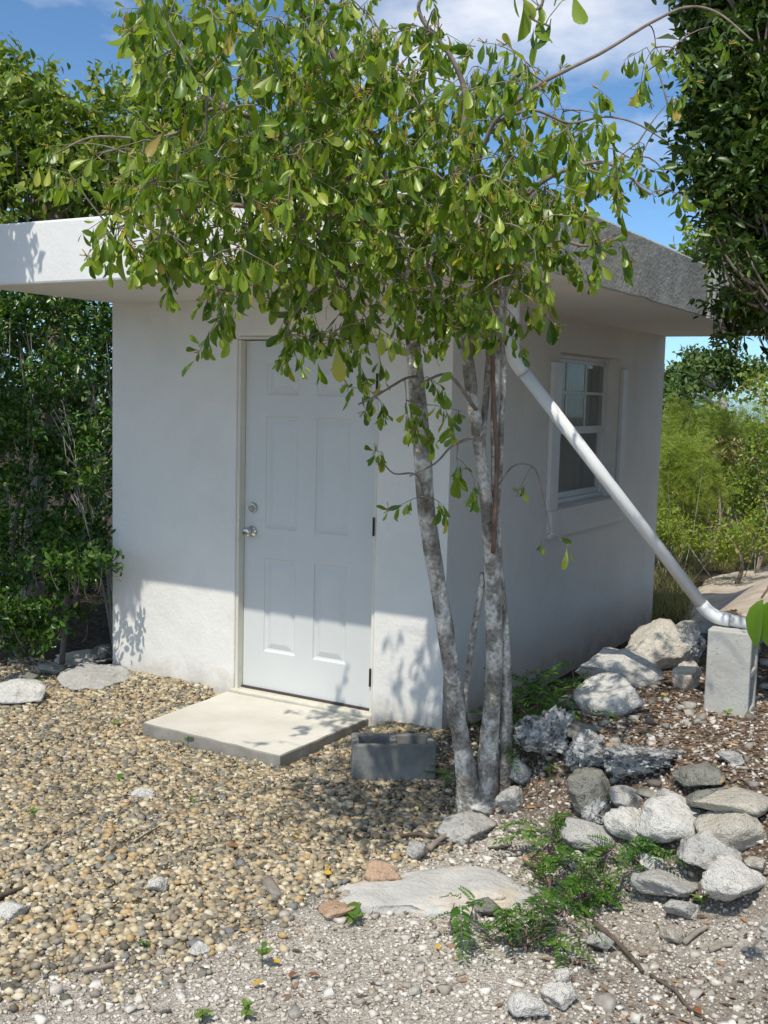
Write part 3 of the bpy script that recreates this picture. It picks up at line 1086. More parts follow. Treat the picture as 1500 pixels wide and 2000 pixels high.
# (u, v) of the middle, width, height in photograph pixels, material, shape, label
ROCKS = [
    (1300, 1272, 140, 100, 'cream', 'rock', 'big cream boulder with rippled top beside the upright block'),
    (1215, 1308, 128, 84, 'white', 'rock', 'broad white boulder leaning on the big cream boulder by the wall'),
    (1352, 1284, 52, 64, 'karst', 'karst', 'dark pitted stone squeezed between the cream boulder and upright block'),
    (1207, 1374, 118, 62, 'white', 'flat', 'long tilted white stone below the broad white boulder'),
    (1142, 1372, 84, 32, 'grey', 'flat', 'low flat stone at the edge of the ferns by the wall'),
    (1352, 1238, 110, 44, 'grey', 'flat', 'smooth grey slab of stone under the elbow of the drain pipe'),
    (1346, 1330, 46, 52, 'cream', 'rock', 'small cream stone at the left foot of the upright block'),
    (1078, 1478, 118, 92, 'karst', 'karst', 'large black and white honeycombed rock right of the tree'),
    (1152, 1500, 82, 72, 'karst', 'karst', 'rounded honeycombed rock with a small weed at its left'),
    (1112, 1452, 110, 48, 'dark', 'flat', 'brown shaded rock behind the honeycombed pair'),
    (1250, 1528, 150, 66, 'karst', 'karst', 'wide flat-topped pitted rock with whitish crust'),
    (1142, 1568, 76, 96, 'dark', 'rock', 'tall greenish grey stone in the middle of the row'),
    (1222, 1582, 66, 48, 'grey', 'rock', 'small grey stone tucked under the wide pitted rock'),
    (1299, 1580, 46, 52, 'grey', 'rock', 'upright grey pebble-shaped stone under the wide pitted rock'),
    (1366, 1546, 88, 50, 'dark', 'rock', 'dark rounded rock right of the wide pitted rock'),
    (1384, 1588, 92, 48, 'dark', 'flat', 'mossy dark low rock above the pale wedge stones'),
    (1452, 1612, 134, 60, 'tan', 'flat', 'long flat buff rock at the right edge of the row'),
    (1326, 1642, 118, 86, 'white', 'rock', 'pointed white rock in the front row'),
    (1430, 1658, 108, 84, 'tan', 'rock', 'squarish tan rock at the right end of the row'),
    (1388, 1702, 112, 92, 'grey', 'rock', 'round grey white rock in front of the squarish tan rock'),
    (1446, 1756, 122, 92, 'white', 'rock', 'big wedge of pale rock with a dark undercut side'),
    (1238, 1634, 84, 62, 'white', 'rock', 'bright white rock at the top of the fern clump'),
    (1171, 1612, 54, 46, 'karst', 'karst', 'small speckled stone below the tall greenish stone'),
    (1160, 1656, 96, 50, 'grey', 'flat', 'flat grey stone behind the fern clump'),
    (1010, 1522, 46, 52, 'white', 'rock', 'smooth white stone against the right side of the trunk'),
    (938, 1586, 88, 52, 'white', 'rock', 'whitish angular stone at the very foot of the tree'),
    (1003, 1574, 56, 60, 'grey', 'rock', 'grooved grey stone right of the stone at the tree foot'),
    (912, 1630, 104, 46, 'grey', 'flat', 'half buried pale stone in front of the tree foot'),
    (752, 1716, 64, 56, 'orange', 'rock', 'orange brown stone at the end of the bedrock ledge'),
    (305, 1735, 36, 36, 'white', 'rock', 'lone white stone standing out on the brown gravel'),
    (275, 1556, 36, 20, 'white', 'rock', 'small bright white stone on the gravel left of the block'),
    (20, 1786, 50, 34, 'white', 'rock', 'white stone cut by the left edge beside the dark stick'),
    (26, 1362, 86, 46, 'white', 'rock', 'rough white lump at the left border of the gravel'),
    (165, 1291, 104, 26, 'cream', 'flat', 'long smooth pale stone lying on other stones by the bush'),
    (196, 1284, 56, 38, 'dark', 'rock', 'brownish boulder touching the left corner of the house'),
    (99, 1311, 48, 30, 'grey', 'rock', 'grey stone left of the long smooth pale stone'),
    (42, 1332, 62, 28, 'dark', 'flat', 'low dark stone in front of the shady bush'),
    (160, 1318, 64, 24, 'grey', 'flat', 'grey stone under the long smooth pale stone'),
    (168, 1338, 118, 22, 'grey', 'flat', 'nearly buried flat stone at the upper edge of the gravel'),
    (1318, 1764, 118, 50, 'grey', 'flat', 'broad flat grey stone in front of the rock row'),
    (1336, 1792, 62, 38, 'grey', 'flat', 'grey stone just below the broad flat stone'),
    (1316, 1836, 46, 34, 'tan', 'rock', 'brownish white stone beside the broken branch'),
    (1175, 1846, 40, 42, 'grey', 'rock', 'rounded grey stone at the right side of the fern clump'),
    (1036, 1976, 66, 52, 'white', 'rock', 'white stone at the bottom edge under the fern clump'),
    (1096, 1956, 58, 46, 'white', 'flat', 'flat white stone right of the stone at the bottom edge'),
    (1096, 1911, 34, 28, 'white', 'rock', 'little white wedge under the lowest fern leaves'),
    (1276, 1704, 54, 44, 'white', 'rock', 'white lump poking out of the small right hand fern'),
    (956, 1782, 56, 38, 'dark', 'rock', 'dark stone on the ledge beside the fern clump'),
    (1212, 1478, 44, 40, 'orange', 'rock', 'orange clay lump behind the wide pitted rock'),
    (1484, 1702, 40, 32, 'tan', 'rock', 'small tan stone at the right edge under the squarish rock'),
    (386, 1858, 36, 28, 'white', 'rock', 'white stone where brown gravel meets white grit'),
    (315, 1976, 32, 30, 'tan', 'rock', 'beige stone near the bottom left seedling'),
    (1432, 1486, 42, 32, 'grey', 'rock', 'grey stone alone on the brown litter below the upright block'),
    (1050, 1690, 46, 30, 'orange', 'flat', 'flat reddish stone above the bedrock ledge'),
    (812, 1668, 34, 40, 'grey', 'rock', 'greyish stone leaning by the weathered root'),
    (655, 1792, 76, 26, 'orange', 'flat', 'pinkish stone at the lower left tip of the ledge'),
    (1130, 1690, 60, 34, 'cream', 'flat', 'cream stone half covered by the fern clump'),
    (980, 1655, 44, 26, 'tan', 'rock', 'tan stone between the ledge and the tree foot'),
]
for i, (u, v, w, h, mt, kd, lab) in enumerate(ROCKS):
    base, t_ = at(u, v + h * .42)
    wm, hm = w * t_ / F_PX * 1.34, h * t_ / F_PX * 1.25
    dm = wm * {'flat': .85, 'karst': .85, 'rock': .85}[kd]
    # seen from above: the top also takes up height in the picture
    sl = max(.12, -(ray(u, v)[2]))
    hz = max(hm * .72, (hm - dm * sl * .55)) * 1.1
    if kd == 'karst':
        hz *= 1.3
    fw = unit(np.array([CF[0], CF[1], 0]))
    V = rock_shape(100 + i, wm, dm, hz, kd)
    me = mesh_np('rock', V, FIN_F if kd == 'karst' else ICO_F, M['rock_' + mt], True)
    rg = np.random.default_rng(i)
    c = base + fw * dm * .36
    z = hfun(c[0], c[1])
    z = min(float(z), float(base[2]) + .05)
    o = link('rock', me, None, (c[0], c[1], z + hz * .40), (rg.normal(0, .09), rg.normal(0, .09), YAW + rg.normal(0, .2)))
    tag(o, lab, 'rock', 'pale limestone rocks lying about the yard')

# the flat bedrock ledge in front of the tree
led, t_ = at(862, 1752)
V = ICO_V.copy()
rg = np.random.default_rng(77)
r = 1 + .22 * fbm(V * np.array([2.3, 2.3, .1]) + 5, 4, 3)
V = V * r[:, None] * np.array([.39, .17, .075])
V[:, 2] = np.where(V[:, 2] > .025, .025 + (V[:, 2] - .025) * .22, V[:, 2]) + .016 * fbm(V * 7, 6, 4)
tag(link('rock_ledge', mesh_np('rock_ledge', V, ICO_F, M['ledge'], True), None, (led[0], led[1], float(hfun(led[0], led[1])) + .0), (.03, .0, YAW + .12)),
    'long flat pale bedrock ledge showing through the grit in front of the tree', 'rock')

# small path stone and log beyond the pipe
p_, t_ = at(1472, 1158)
tag(link('rock', mesh_np('rock', rock_shape(990, .10, .09, .09, 'rock'), ICO_F, M['rock_tan'], True), None, (p_[0], p_[1], p_[2] + .03)),
    'small brownish stone sitting on the pale path behind the pipe', 'rock', 'pale limestone rocks lying about the yard')


# ------------------------------------------------------------------ loose gravel, grit, litter
def scatter_pieces(name, n, size, region, wfun, mat, flat=.55, seed=0, lift=.35, smooth=True, sig=.3, lowpoly=None, nojit=.16):
    rg = np.random.default_rng(seed)
    x = rg.uniform(region[0], region[1], n)
    y = rg.uniform(region[2], region[3], n)
    keep = rg.random(n) < wfun(x, y)
    x, y = x[keep], y[keep]
    n = len(x)
    s = size * np.exp(np.clip(rg.normal(0, sig, n), -1.2, .75)) / 2
    BV, BF = (PEB_V, PEB_F) if lowpoly is None else lowpoly
    k = len(BV)
    ax = np.stack([s * rg.uniform(.9, 1.35, n), s * rg.uniform(.75, 1.1, n), s * rg.uniform(flat * .7, flat * 1.4, n)], -1)
    L = BV[None] * (1 + rg.normal(0, nojit, (n, k, 1))) * ax[:, None, :]
    # random tilt then heading
    th = rg.uniform(0, 2 * np.pi, n)
    tl = rg.normal(0, .35, n)
    c, s_ = np.cos(tl), np.sin(tl)
    yv = L[..., 1] * c[:, None] - L[..., 2] * s_[:, None]
    zv = L[..., 1] * s_[:, None] + L[..., 2] * c[:, None]
    xv = L[..., 0]
    c, s_ = np.cos(th), np.sin(th)
    P = np.stack([xv * c[:, None] - yv * s_[:, None] + x[:, None], xv * s_[:, None] + yv * c[:, None] + y[:, None],
                  zv + (hfun(x, y) + ax[:, 2] * lift + rg.uniform(0, 1, n) ** 2 * size * .35)[:, None]], -1)
    FF = (BF[None] + (np.arange(n) * k)[:, None, None]).reshape(-1, 3)
    o = link(name, mesh_np(name, P.reshape(-1, 3), FF, mat, smooth))
    return o, n


def off_slab(x, y):
    return ~((x > -1.415) & (x < -.448) & (y > -.79) & (y < .0)) & ~((y > -.0) & (x < .0) & (x > -HW))


ph = (1 + 5 ** .5) / 2
_iv = unit(np.array([(-1, ph, 0), (1, ph, 0), (-1, -ph, 0), (1, -ph, 0), (0, -1, ph), (0, 1, ph), (0, -1, -ph), (0, 1, -ph), (ph, 0, -1), (ph, 0, 1), (-ph, 0, -1), (-ph, 0, 1)]))
_if = np.array([(0, 11, 5), (0, 5, 1), (0, 1, 7), (0, 7, 10), (0, 10, 11), (1, 5, 9), (5, 11, 4), (11, 10, 2), (10, 7, 6), (7, 1, 8), (3, 9, 4), (3, 4, 2), (3, 2, 6), (3, 6, 8), (3, 8, 9), (4, 9, 5), (2, 4, 11), (6, 2, 10), (8, 6, 7), (9, 8, 1)])
LOW = (_iv * 1.1, _if)
_cv = np.array([(x, y, z) for x in (-.72, .72) for y in (-.72, .72) for z in (-.72, .72)])
_cf = np.array([(0, 1, 3), (0, 3, 2), (4, 6, 7), (4, 7, 5), (0, 4, 5), (0, 5, 1), (2, 3, 7), (2, 7, 6), (0, 2, 6), (0, 6, 4), (1, 5, 7), (1, 7, 3)])
LOWER = (_cv, _cf)


def near_w(x, y):
    return ((-(x - CAM[0]) * .5045 + (y - CAM[1]) * .8634) < 4.25).astype(float)


o, n_peb = scatter_pieces('gravel', 62000, .0172, (-1.6, 1.25, -3.6, -.2), lambda x, y: zones(x, y)[0] * off_slab(x, y) * near_w(x, y), M['pebble'], .6, 11, sig=.42, lowpoly=LOW)
tag(o, 'loose brown and grey river gravel covering the nearer part of the yard', 'gravel', kind='stuff')
o, n_pebf = scatter_pieces('gravel', 112000, .0176, (-3.3, 1.25, -3.4, .12), lambda x, y: zones(x, y)[0] * off_slab(x, y) * (1 - near_w(x, y)), M['pebble'], .6, 16, sig=.38, lowpoly=LOWER)
tag(o, 'loose brown and grey river gravel covering the yard before the door', 'gravel', kind='stuff')
_bm = bmesh.new()
bmesh.ops.create_cube(_bm, size=1.5)
bmesh.ops.triangulate(_bm, faces=_bm.faces)
CUB = (np.array([v.co[:] for v in _bm.verts]), np.array([[v.index for v in f.verts] for f in _bm.faces]))
_bm.free()
o, n_gr = scatter_pieces('coral_grit', 70000, .0085, (-.6, 3.4, -3.8, .3), lambda x, y: np.clip(zones(x, y)[1] * 1.0 + .22 * zones(x, y)[2] + .1 * zones(x, y)[0] * (y < -1.6), 0, 1), M['coral_grit'], .7, 12, .3, False, .45, CUB, .2)
tag(o, 'crushed white coral grit in the foreground', 'grit', kind='stuff')
o, n_gr2 = scatter_pieces('coral_grit', 6500, .017, (-.6, 3.4, -3.8, 2.2), lambda x, y: np.clip(zones(x, y)[1] * .8 + .5 * zones(x, y)[2], 0, 1) * (x > .05), M['coral_grit'], .65, 13, .2, False, .5, CUB, .25)
tag(o, 'larger bits of broken white coral among the grit and soil', 'grit', kind='stuff')

o, n_rub = scatter_pieces('rubble', 1500, .030, (.2, 3.2, -3.0, 1.6), lambda x, y: np.clip(zones(x, y)[2] * .8 + .12 * zones(x, y)[1], 0, 1) * (np.abs(n2(x, y, 1.3, 31, 2)) > .15), M['rubble'], .7, 17, .1, False, .42, CUB, .26)
tag(o, 'small broken limestone lumps between the rocks and on the soil', 'rubble', kind='stuff')
_lv = np.array([(-1, -.35, 0), (-.2, -.5, .12), (1, 0, .05), (-.2, .5, .12), (-1, .35, 0), (-.3, 0, -.05)])
_lf = np.array([(0, 1, 5), (1, 2, 5), (2, 3, 5), (3, 4, 5), (4, 0, 5)])
o, n_li = scatter_pieces('leaf_litter', 42000, .0155, (-.1, 3.4, -2.6, 3.0),
                         lambda x, y: np.clip(zones(x, y)[2] * 1.0 + .12 * zones(x, y)[1] * (x > .6), 0, 1) * (x > .02), M['litter'], .9, 14, .3, False, .55, (_lv, _lf), .12)
tag(o, 'brown leaf litter and bark bits on the raised soil', 'leaf litter', kind='stuff')
o, n_l2 = scatter_pieces('leaf_litter', 900, .02, (-3.2, .5, -1.6, .0), lambda x, y: zones(x, y)[0] * off_slab(x, y) * (.15 + .85 * np.exp(-((x + .0) / .5) ** 2)), M['litter'], .9, 15, 1.2, False, .5, (_lv, _lf), .12)
tag(o, 'dry leaf bits strewn over the gravel near the block', 'leaf litter', kind='stuff')

# ------------------------------------------------------------------ leaves: templates and clouds
def leaf_template(st, fold=.25, droop=.18, quad=True):
    """st: list of (along 0..1, half width). Folded along the midrib, tip bending down (-n)."""
    V, F = [], []
    for (t, w) in st:
        z = -droop * t * t
        if w < 1e-4:
            V.append((t, 0, z))
        else:
            V += [(t, -w, z + fold * w), (t, 0, z), (t, w, z + fold * w)]
    i = 0
    prev = None
    for (t, w) in st:
        cur = [i] if w < 1e-4 else [i, i + 1, i + 2]
        i += len(cur)
        if prev is not None:
            if len(prev) == 3 and len(cur) == 3:
                F += [(prev[0], prev[1], cur[1]), (prev[0], cur[1], cur[0]), (prev[1], prev[2], cur[2]), (prev[1], cur[2], cur[1])]
            elif len(prev) == 1:
                F += [(prev[0], cur[1], cur[0]), (prev[0], cur[2], cur[1])]
            else:
                F += [(prev[0], prev[1], cur[0]), (prev[1], prev[2], cur[0])]
        prev = cur
    return np.array(V, float), np.array(F)


LT_OBOV = [leaf_template([(0, .018), (.14, .025), (.36, .11), (.60, .19), (.80, .20), (.93, .125), (1, 0)], f, d) for (f, d) in ((.4, .12), (.8, .3), (.15, .45), (.6, -.2))]
LT_OVAL = [leaf_template([(0, 0), (.25, .17), (.55, .22), (.82, .13), (1, 0)], f, d) for (f, d) in ((.3, .12), (.5, .25))]
LT_FAR = [leaf_template([(0, 0), (.5, .27), (1, 0)], .4, .15)]


def frame(A, Nn):
    A = unit(A)
    Nn = Nn - A * (A * Nn).sum(-1, keepdims=True)
    Nn = unit(Nn)
    B = np.cross(Nn, A)
    return A, B, Nn


def leaves_mesh(name, P, A, Nn, L, mat, tmpl, seed=0, wscale=1.0):
    """One mesh of many leaves: base P, axis A, face normal Nn, length L."""
    rg = np.random.default_rng(seed)
    A, B, Nn = frame(A, Nn)
    which = rg.integers(0, len(tmpl), len(P))
    Vs, Fs, off = [], [], 0
    for k, (TV, TF) in enumerate(tmpl):
        s = which == k
        if not s.any():
            continue
        wv = rg.uniform(.8, 1.2, s.sum()) * wscale
        q = P[s][:, None] + L[s][:, None, None] * (A[s][:, None] * TV[None, :, 0:1] + B[s][:, None] * (TV[None, :, 1:2] * wv[:, None, None]) + Nn[s][:, None] * TV[None, :, 2:3])
        Vs.append(q.reshape(-1, 3))
        Fs.append((TF[None] + (np.arange(s.sum()) * len(TV))[:, None, None] + off).reshape(-1, 3))
        off += s.sum() * len(TV)
    return mesh_np(name, np.concatenate(Vs), np.concatenate(Fs), mat, True)


def in_house(P, pad=.03):
    a = (P[:, 0] > -HW - pad) & (P[:, 0] < pad) & (P[:, 1] > -pad) & (P[:, 1] < HL + pad) & (P[:, 2] < HH)
    b_ = (P[:, 0] > -HW - pad) & (P[:, 0] < OX + pad) & (P[:, 1] > -OF - pad) & (P[:, 1] < HL + pad) & (P[:, 2] > HH - pad) & (P[:, 2] < HH + FH + pad)
    return a | b_


def cloud(blobs, n_tw, per, L, seed, droop=0.0, up=.35, spread=.11, shell=.35, zsq=.85):
    """blobs: (centre, radius). Returns twig tips and leaf arrays; twigs sit mostly in the outer part of each blob."""
    rg = np.random.default_rng(seed)
    C_ = np.array([b_[0] for b_ in blobs])
    R_ = np.array([b_[1] for b_ in blobs])
    pr = R_ ** 2.3
    pr = pr / pr.sum()
    w = rg.choice(len(blobs), n_tw, p=pr)
    d = unit(rg.normal(size=(n_tw, 3)))
    rad = (shell + (1 - shell) * rg.random(n_tw) ** .6)
    bump = 1 + .28 * fbm(d * 2.2 + w[:, None] * 3.7, seed, 2)
    T = C_[w] + d * (R_[w] * rad * bump)[:, None] * np.array([1, 1, zsq])
    out = d
    k = rg.integers(max(2, int(per * .6)), int(per * 1.4) + 1, n_tw)
    ti = np.repeat(np.arange(n_tw), k)
    n_ = len(ti)
    tw = unit(out + rg.normal(0, .6, (n_tw, 3)) + np.array([0, 0, up]))
    along = rg.uniform(-.5, .5, n_)[:, None]
    P = T[ti] + tw[ti] * along * spread * 2 + rg.normal(0, spread * .22, (n_, 3))
    A = unit(tw[ti] * .7 + rg.normal(0, .75, (n_, 3)) + np.array([0, 0, -droop]))
    Nn = unit(rg.normal(0, .65, (n_, 3)) + out[ti] * .35 + np.array([0, 0, .75]))
    LL = L * np.exp(rg.normal(0, .22, n_))
    ok = ~in_house(P) & ~in_house(P + A * LL[:, None])
    return T, P[ok], A[ok], Nn[ok], LL[ok], C_[w]


def twigs_mesh(name, T, roots, mat, r0, r1, seed, step=1, sag=.05):
    rg = np.random.default_rng(seed)
    mb_ = MB()
    Vall, Fall, off = [], [], 0
    for i in range(0, len(T), step):
        a, c = np.asarray(roots[i], float), np.asarray(T[i], float)
        if in_house(np.array([(a + c) / 2, c, a * .25 + c * .75, a * .75 + c * .25]), .01).any():
            continue
        mid = (a + c) / 2 + rg.normal(0, .12, 3) * np.linalg.norm(c - a) - np.array([0, 0, sag])
        pts = [(1 - t_) ** 2 * a + 2 * t_ * (1 - t_) * mid + t_ * t_ * c for t_ in (0, .25, .5, .75, 1)]
        mb_.tube(pts, [r0 + (r1 - r0) * k / 4 for k in range(5)], 4, False)
    return mesh_np(name, mb_.v, mb_.f, mat, True)


def plant_thing(name, label, cat, trunk_pts, blobs, n_tw, per, L, mat, tmpl, seed, group=None, trunk_r=.06, bark='twig', droop=0.0, up=.35, spread=.11, shell=.35,
                tw_r=(.008, .003), tw_step=3, twig_mat='twig', limbs=True, more=None):
    base = np.asarray(trunk_pts[0], float)
    root = thing(name, label, cat, tuple(base), 0, group)
    T, P, A, Nn, LL, Cw = cloud(blobs, n_tw, per, L, seed, droop, up, spread, shell)
    me = leaves_mesh('crown', P - base, A, Nn, LL, mat, tmpl, seed)
    cr_ = link('crown', me, root)
    cr_['kind'] = 'stuff'
    if more:
        T2, P2, A2, N2, L2, C2 = cloud(more[0], more[1], more[2], more[3], seed + 500, droop, up, spread * 1.5, .15)
        c2_ = link('crown', leaves_mesh('crown', P2 - base, A2, N2, L2, mat, more[4], seed + 1), root)
        c2_['kind'] = 'stuff'
    sp = smooth_path([np.asarray(q) - base for q in trunk_pts], 5)
    mb_ = MB()
    mb_.tube(sp, list(np.linspace(trunk_r, trunk_r * .45, len(sp))), 9, True, wob=.05, seed=seed)
    mb_.build('trunk', M[bark], root, smooth=True)
    top = np.asarray(trunk_pts[-1], float)
    nodes = np.array(sp) + base
    if limbs:
        for (c, r_) in blobs:
            c = np.asarray(c, float)
            k = int(np.argmin(((nodes - c) ** 2).sum(1) + 100 * (nodes[:, 2] > c[2])))
            mid = (nodes[k] + c) / 2 + np.array([0, 0, .12 * np.linalg.norm(c - nodes[k])])
            if in_house(np.array([mid, c, (mid + c) / 2, (mid + nodes[k]) / 2]), .02).any():
                continue
            pts = [q - base for q in smooth_path([nodes[k], mid, c], 4)]
            MB().tube(pts, list(np.linspace(trunk_r * .55, trunk_r * .15, len(pts))), 6, True, seed=seed).build('branch', M[bark], root, smooth=True)
    tm = twigs_mesh('twigs', T - base, (Cw * .45 + T * .55) - base - np.array([0, 0, .16]), M[twig_mat], tw_r[0], tw_r[1], seed, tw_step)
    to = link('twigs', tm, root)
    to['kind'] = 'stuff'
    return root


def B(lst):
    return [(dep(u, v, d), r_) for (u, v, d, r_) in lst]


def gz(p):
    return np.array([p[0], p[1], float(hfun(p[0], p[1]))])


# --- the tree in front of the corner
TB, t_ = at(930, 1592)
tree = thing('yard_tree', 'leafy young tree with three lichen-spotted trunks in front of the house corner', 'tree', tuple(TB))


def dv(v):
    """distance of the trunk from the viewer at picture height v (it leans towards the viewer)"""
    return float(np.interp(v, [150, 560, 1000, 1600], [3.75, 4.15, 4.45, t_ + .02]))


def tp(lst, dd=0.0):
    return [dep(u, v, dv(v) + dd) for (u, v) in lst]


TRUNKS = [
    (tp([(922, 1625), (918, 1560), (908, 1490), (895, 1410), (880, 1300), (865, 1200), (850, 1110), (833, 1000), (826, 900), (818, 800), (809, 700), (802, 620), (790, 530), (765, 430)]),
     [.085, .060, .044, .038, .036, .035, .034, .036, .037, .034, .030, .026, .022, .016]),
    (tp([(948, 1618), (950, 1560), (953, 1480), (960, 1390), (965, 1300), (964, 1200), (961, 1100), (952, 1000), (940, 900), (926, 800), (913, 700), (902, 620), (891, 540), (900, 420)], .02),
     [.080, .058, .044, .036, .036, .037, .034, .027, .025, .026, .024, .021, .018, .013]),
    (tp([(972, 1612), (980, 1560), (987, 1480), (990, 1390), (988, 1280), (981, 1180), (973, 1080), (968, 980), (966, 890), (966, 800), (969, 720), (972, 640), (985, 540), (1000, 430)], .06),
     [.060, .042, .028, .024, .021, .018, .017, .016, .016, .015, .014, .013, .012, .009]),
    (tp([(960, 1060), (950, 960), (941, 870), (949, 780), (955, 680), (950, 590), (935, 500)], .07), [.016, .015, .015, .014, .013, .012, .010]),
    (tp([(968, 1010), (976, 920), (979, 830), (984, 730), (979, 640), (990, 560)], .09), [.012, .012, .011, .011, .010, .009]),
]
for i, (pts, rad) in enumerate(TRUNKS):
    sp = smooth_path([q - TB for q in pts], 5)
    rad = np.interp(np.linspace(0, len(rad) - 1, len(sp)), np.arange(len(rad)), rad)
    rg = np.random.default_rng(40 + i)
    rad = rad * (1 + .05 * vnoise(np.stack([np.linspace(0, 14, len(sp)), np.full(len(sp), 3.3 * i), np.zeros(len(sp))], -1), 5))
    MB().tube(sp, list(rad), 14, True, wob=.025, seed=i).build('trunk', M['bark'], tree, smooth=True)
for (pts, r0, r1, mt) in ((tp([(904, 1400), (912, 1330), (922, 1250), (935, 1180), (944, 1120)], .06), .012, .015, 'bark'),
                          (tp([(963, 1080), (968, 980), (970, 880), (964, 780), (962, 680), (964, 600), (975, 500)], -.03), .010, .008, 'stem_brown')):
    sp = smooth_path([q - TB for q in pts], 4)
    MB().tube(sp, list(np.linspace(r0, r1, len(sp))), 8, True, wob=.03).build('trunk', M[mt], tree, smooth=True)

LIMBS = [
    ([(768, 440, 4.05), (700, 360, 3.95), (600, 290, 3.85), (500, 235, 3.8), (410, 190, 3.75), (340, 110, 3.7)], .020, .006),
    ([(500, 235, 3.8), (440, 212, 3.7), (392, 222, 3.62), (350, 258, 3.6), (280, 270, 3.6), (180, 268, 3.6), (110, 300, 3.6)], .008, .003),
    ([(768, 440, 4.05), (690, 430, 3.8), (580, 420, 3.65), (450, 400, 3.55), (330, 410, 3.5), (230, 430, 3.5)], .014, .004),
    ([(768, 440, 4.05), (745, 330, 4.0), (700, 200, 3.9), (640, 80, 3.85), (600, -60, 3.8)], .018, .007),
    ([(875, 395, 3.75), (890, 330, 3.72), (905, 250, 3.7), (908, 180, 3.7), (880, 110, 3.68), (826, 40, 3.65), (822, 0, 3.62), (870, -30, 3.6)], .013, .005),
    ([(900, 420, 3.95), (930, 330, 3.85), (965, 240, 3.75), (1020, 190, 3.7), (1062, 160, 3.66), (1120, 130, 3.62), (1180, 100, 3.6), (1232, 68, 3.58), (1280, 40, 3.55), (1340, 14, 3.5), (1400, 24, 3.5), (1470, 80, 3.45)], .0095, .003),
    ([(965, 240, 3.75), (1040, 215, 3.75), (1110, 240, 3.8), (1180, 228, 3.8), (1240, 240, 3.8), (1300, 275, 3.8)], .006, .0025),
    ([(1000, 430, 4.0), (1040, 370, 3.9), (1110, 330, 3.85), (1190, 320, 3.8), (1270, 380, 3.75)], .012, .004),
    ([(900, 420, 3.95), (860, 470, 3.7), (840, 520, 3.55), (850, 560, 3.5)], .010, .004),
    ([(790, 530, 4.15), (700, 520, 3.85), (620, 560, 3.7), (570, 620, 3.65)], .011, .004),
    ([(985, 540, 4.1), (1020, 500, 3.9), (1080, 470, 3.8), (1150, 480, 3.8), (1210, 455, 3.8)], .010, .003),
    ([(815, 735, 4.2), (790, 740, 4.1), (740, 770, 4.0), (700, 790, 3.95)], .006, .003),
    ([(930, 800, 4.28), (880, 735, 4.15), (840, 740, 4.05), (810, 760, 4.0)], .008, .003),
    ([(935, 850, 4.3), (885, 870, 4.2), (850, 905, 4.15), (800, 930, 4.1)], .006, .003),
    ([(832, 1000, 4.4), (815, 930, 4.3), (770, 925, 4.25), (745, 900, 4.25)], .005, .0025),
    ([(972, 950, 4.42), (1000, 912, 4.4), (1030, 907, 4.4), (1050, 925, 4.4), (1062, 975, 4.4), (1075, 1040, 4.4)], .004, .002),
    ([(918, 700, 4.2), (930, 620, 4.0), (960, 570, 3.85), (1000, 560, 3.8)], .009, .004),
    ([(1020, -60, 2.7), (1060, 0, 2.7), (1035, 32, 2.7), (1075, 52, 2.7)], .004, .0025),
]
nodes = []
for (lst, r0, r1) in LIMBS:
    sp = smooth_path([dep(*q) for q in lst], 5)
    nodes += sp
    MB().tube([q - TB for q in sp], list(np.linspace(r0, r1, len(sp))), 7, True, wob=.03, seed=len(nodes)).build('branch', M['twig'] if r0 < .02 else M['bark'], tree, smooth=True)
nodes = [np.array(q) for q in nodes]
# leaf masses: (u, v, radius in px, weight)
CB = [(345, 60, 85, 1), (450, 50, 100, 1), (570, 70, 100, 1), (690, 60, 100, 1), (780, 110, 90, 1), (400, 160, 80, 1), (520, 200, 100, 1), (640, 210, 105, 1.1), (760, 240, 105, 1.1),
      (870, 230, 85, 1), (960, 190, 75, 1), (1030, 240, 80, 1), (1120, 270, 62, .9), (1180, 330, 65, .8), (1000, 350, 90, 1), (1085, 420, 75, 1), (890, 380, 100, 1), (770, 390, 105, 1.1),
      (650, 380, 105, 1.1), (530, 360, 100, 1.05), (420, 340, 80, 1), (330, 350, 70, .9), (235, 300, 45, .7), (140, 300, 40, .8), (160, 340, 30, .7), (330, 440, 55, .9), (215, 445, 32, .8), (300, 500, 30, .6),
      (430, 480, 65, .9), (545, 500, 75, 1), (660, 520, 80, 1), (780, 530, 85, 1.1), (890, 520, 85, 1.1), (990, 490, 75, 1.1), (1040, 560, 45, .8), (610, 630, 55, .9), (570, 680, 36, .6), (690, 640, 50, .9),
      (730, 690, 25, .4), (940, 600, 60, 1.1), (1000, 620, 30, .6), (450, 570, 34, .6), (405, 630, 22, .35), (330, 540, 24, .35), (850, 620, 55, .9), (1170, 460, 38, .6), (1230, 465, 24, .4), (1150, 535, 24, .35),
      (1270, 90, 38, .9), (1245, 150, 30, .8), (1330, 70, 42, .9), (1290, 150, 40, .8), (1300, 230, 32, .7), (1270, 330, 38, .8), (1310, 300, 30, .6), (1310, 400, 28, .5), (1240, 400, 34, .6), (1380, 50, 30, .6), (1475, 120, 26, .5),
      (1200, 210, 40, .45), (1040, 120, 42, .5), (1000, 90, 32, .4), (1075, 170, 38, .6), (960, 110, 40, .6), (860, 60, 50, .7), (285, 30, 32, .7), (290, 95, 32, .7),
      (730, 790, 32, .45), (830, 770, 40, .8), (860, 820, 36, .6), (800, 740, 22, .3), (905, 840, 22, .35), (890, 900, 24, .35), (800, 980, 20, .3), (755, 890, 14, .15), (855, 970, 16, .2), (930, 930, 16, .2),
      (1100, 340, 60, .8), (1225, 290, 40, .6), (700, 300, 90, .8), (580, 290, 90, .8), (470, 270, 80, .8), (840, 310, 90, .8), (930, 450, 80, .8)]
rg = np.random.default_rng(21)
clus = []
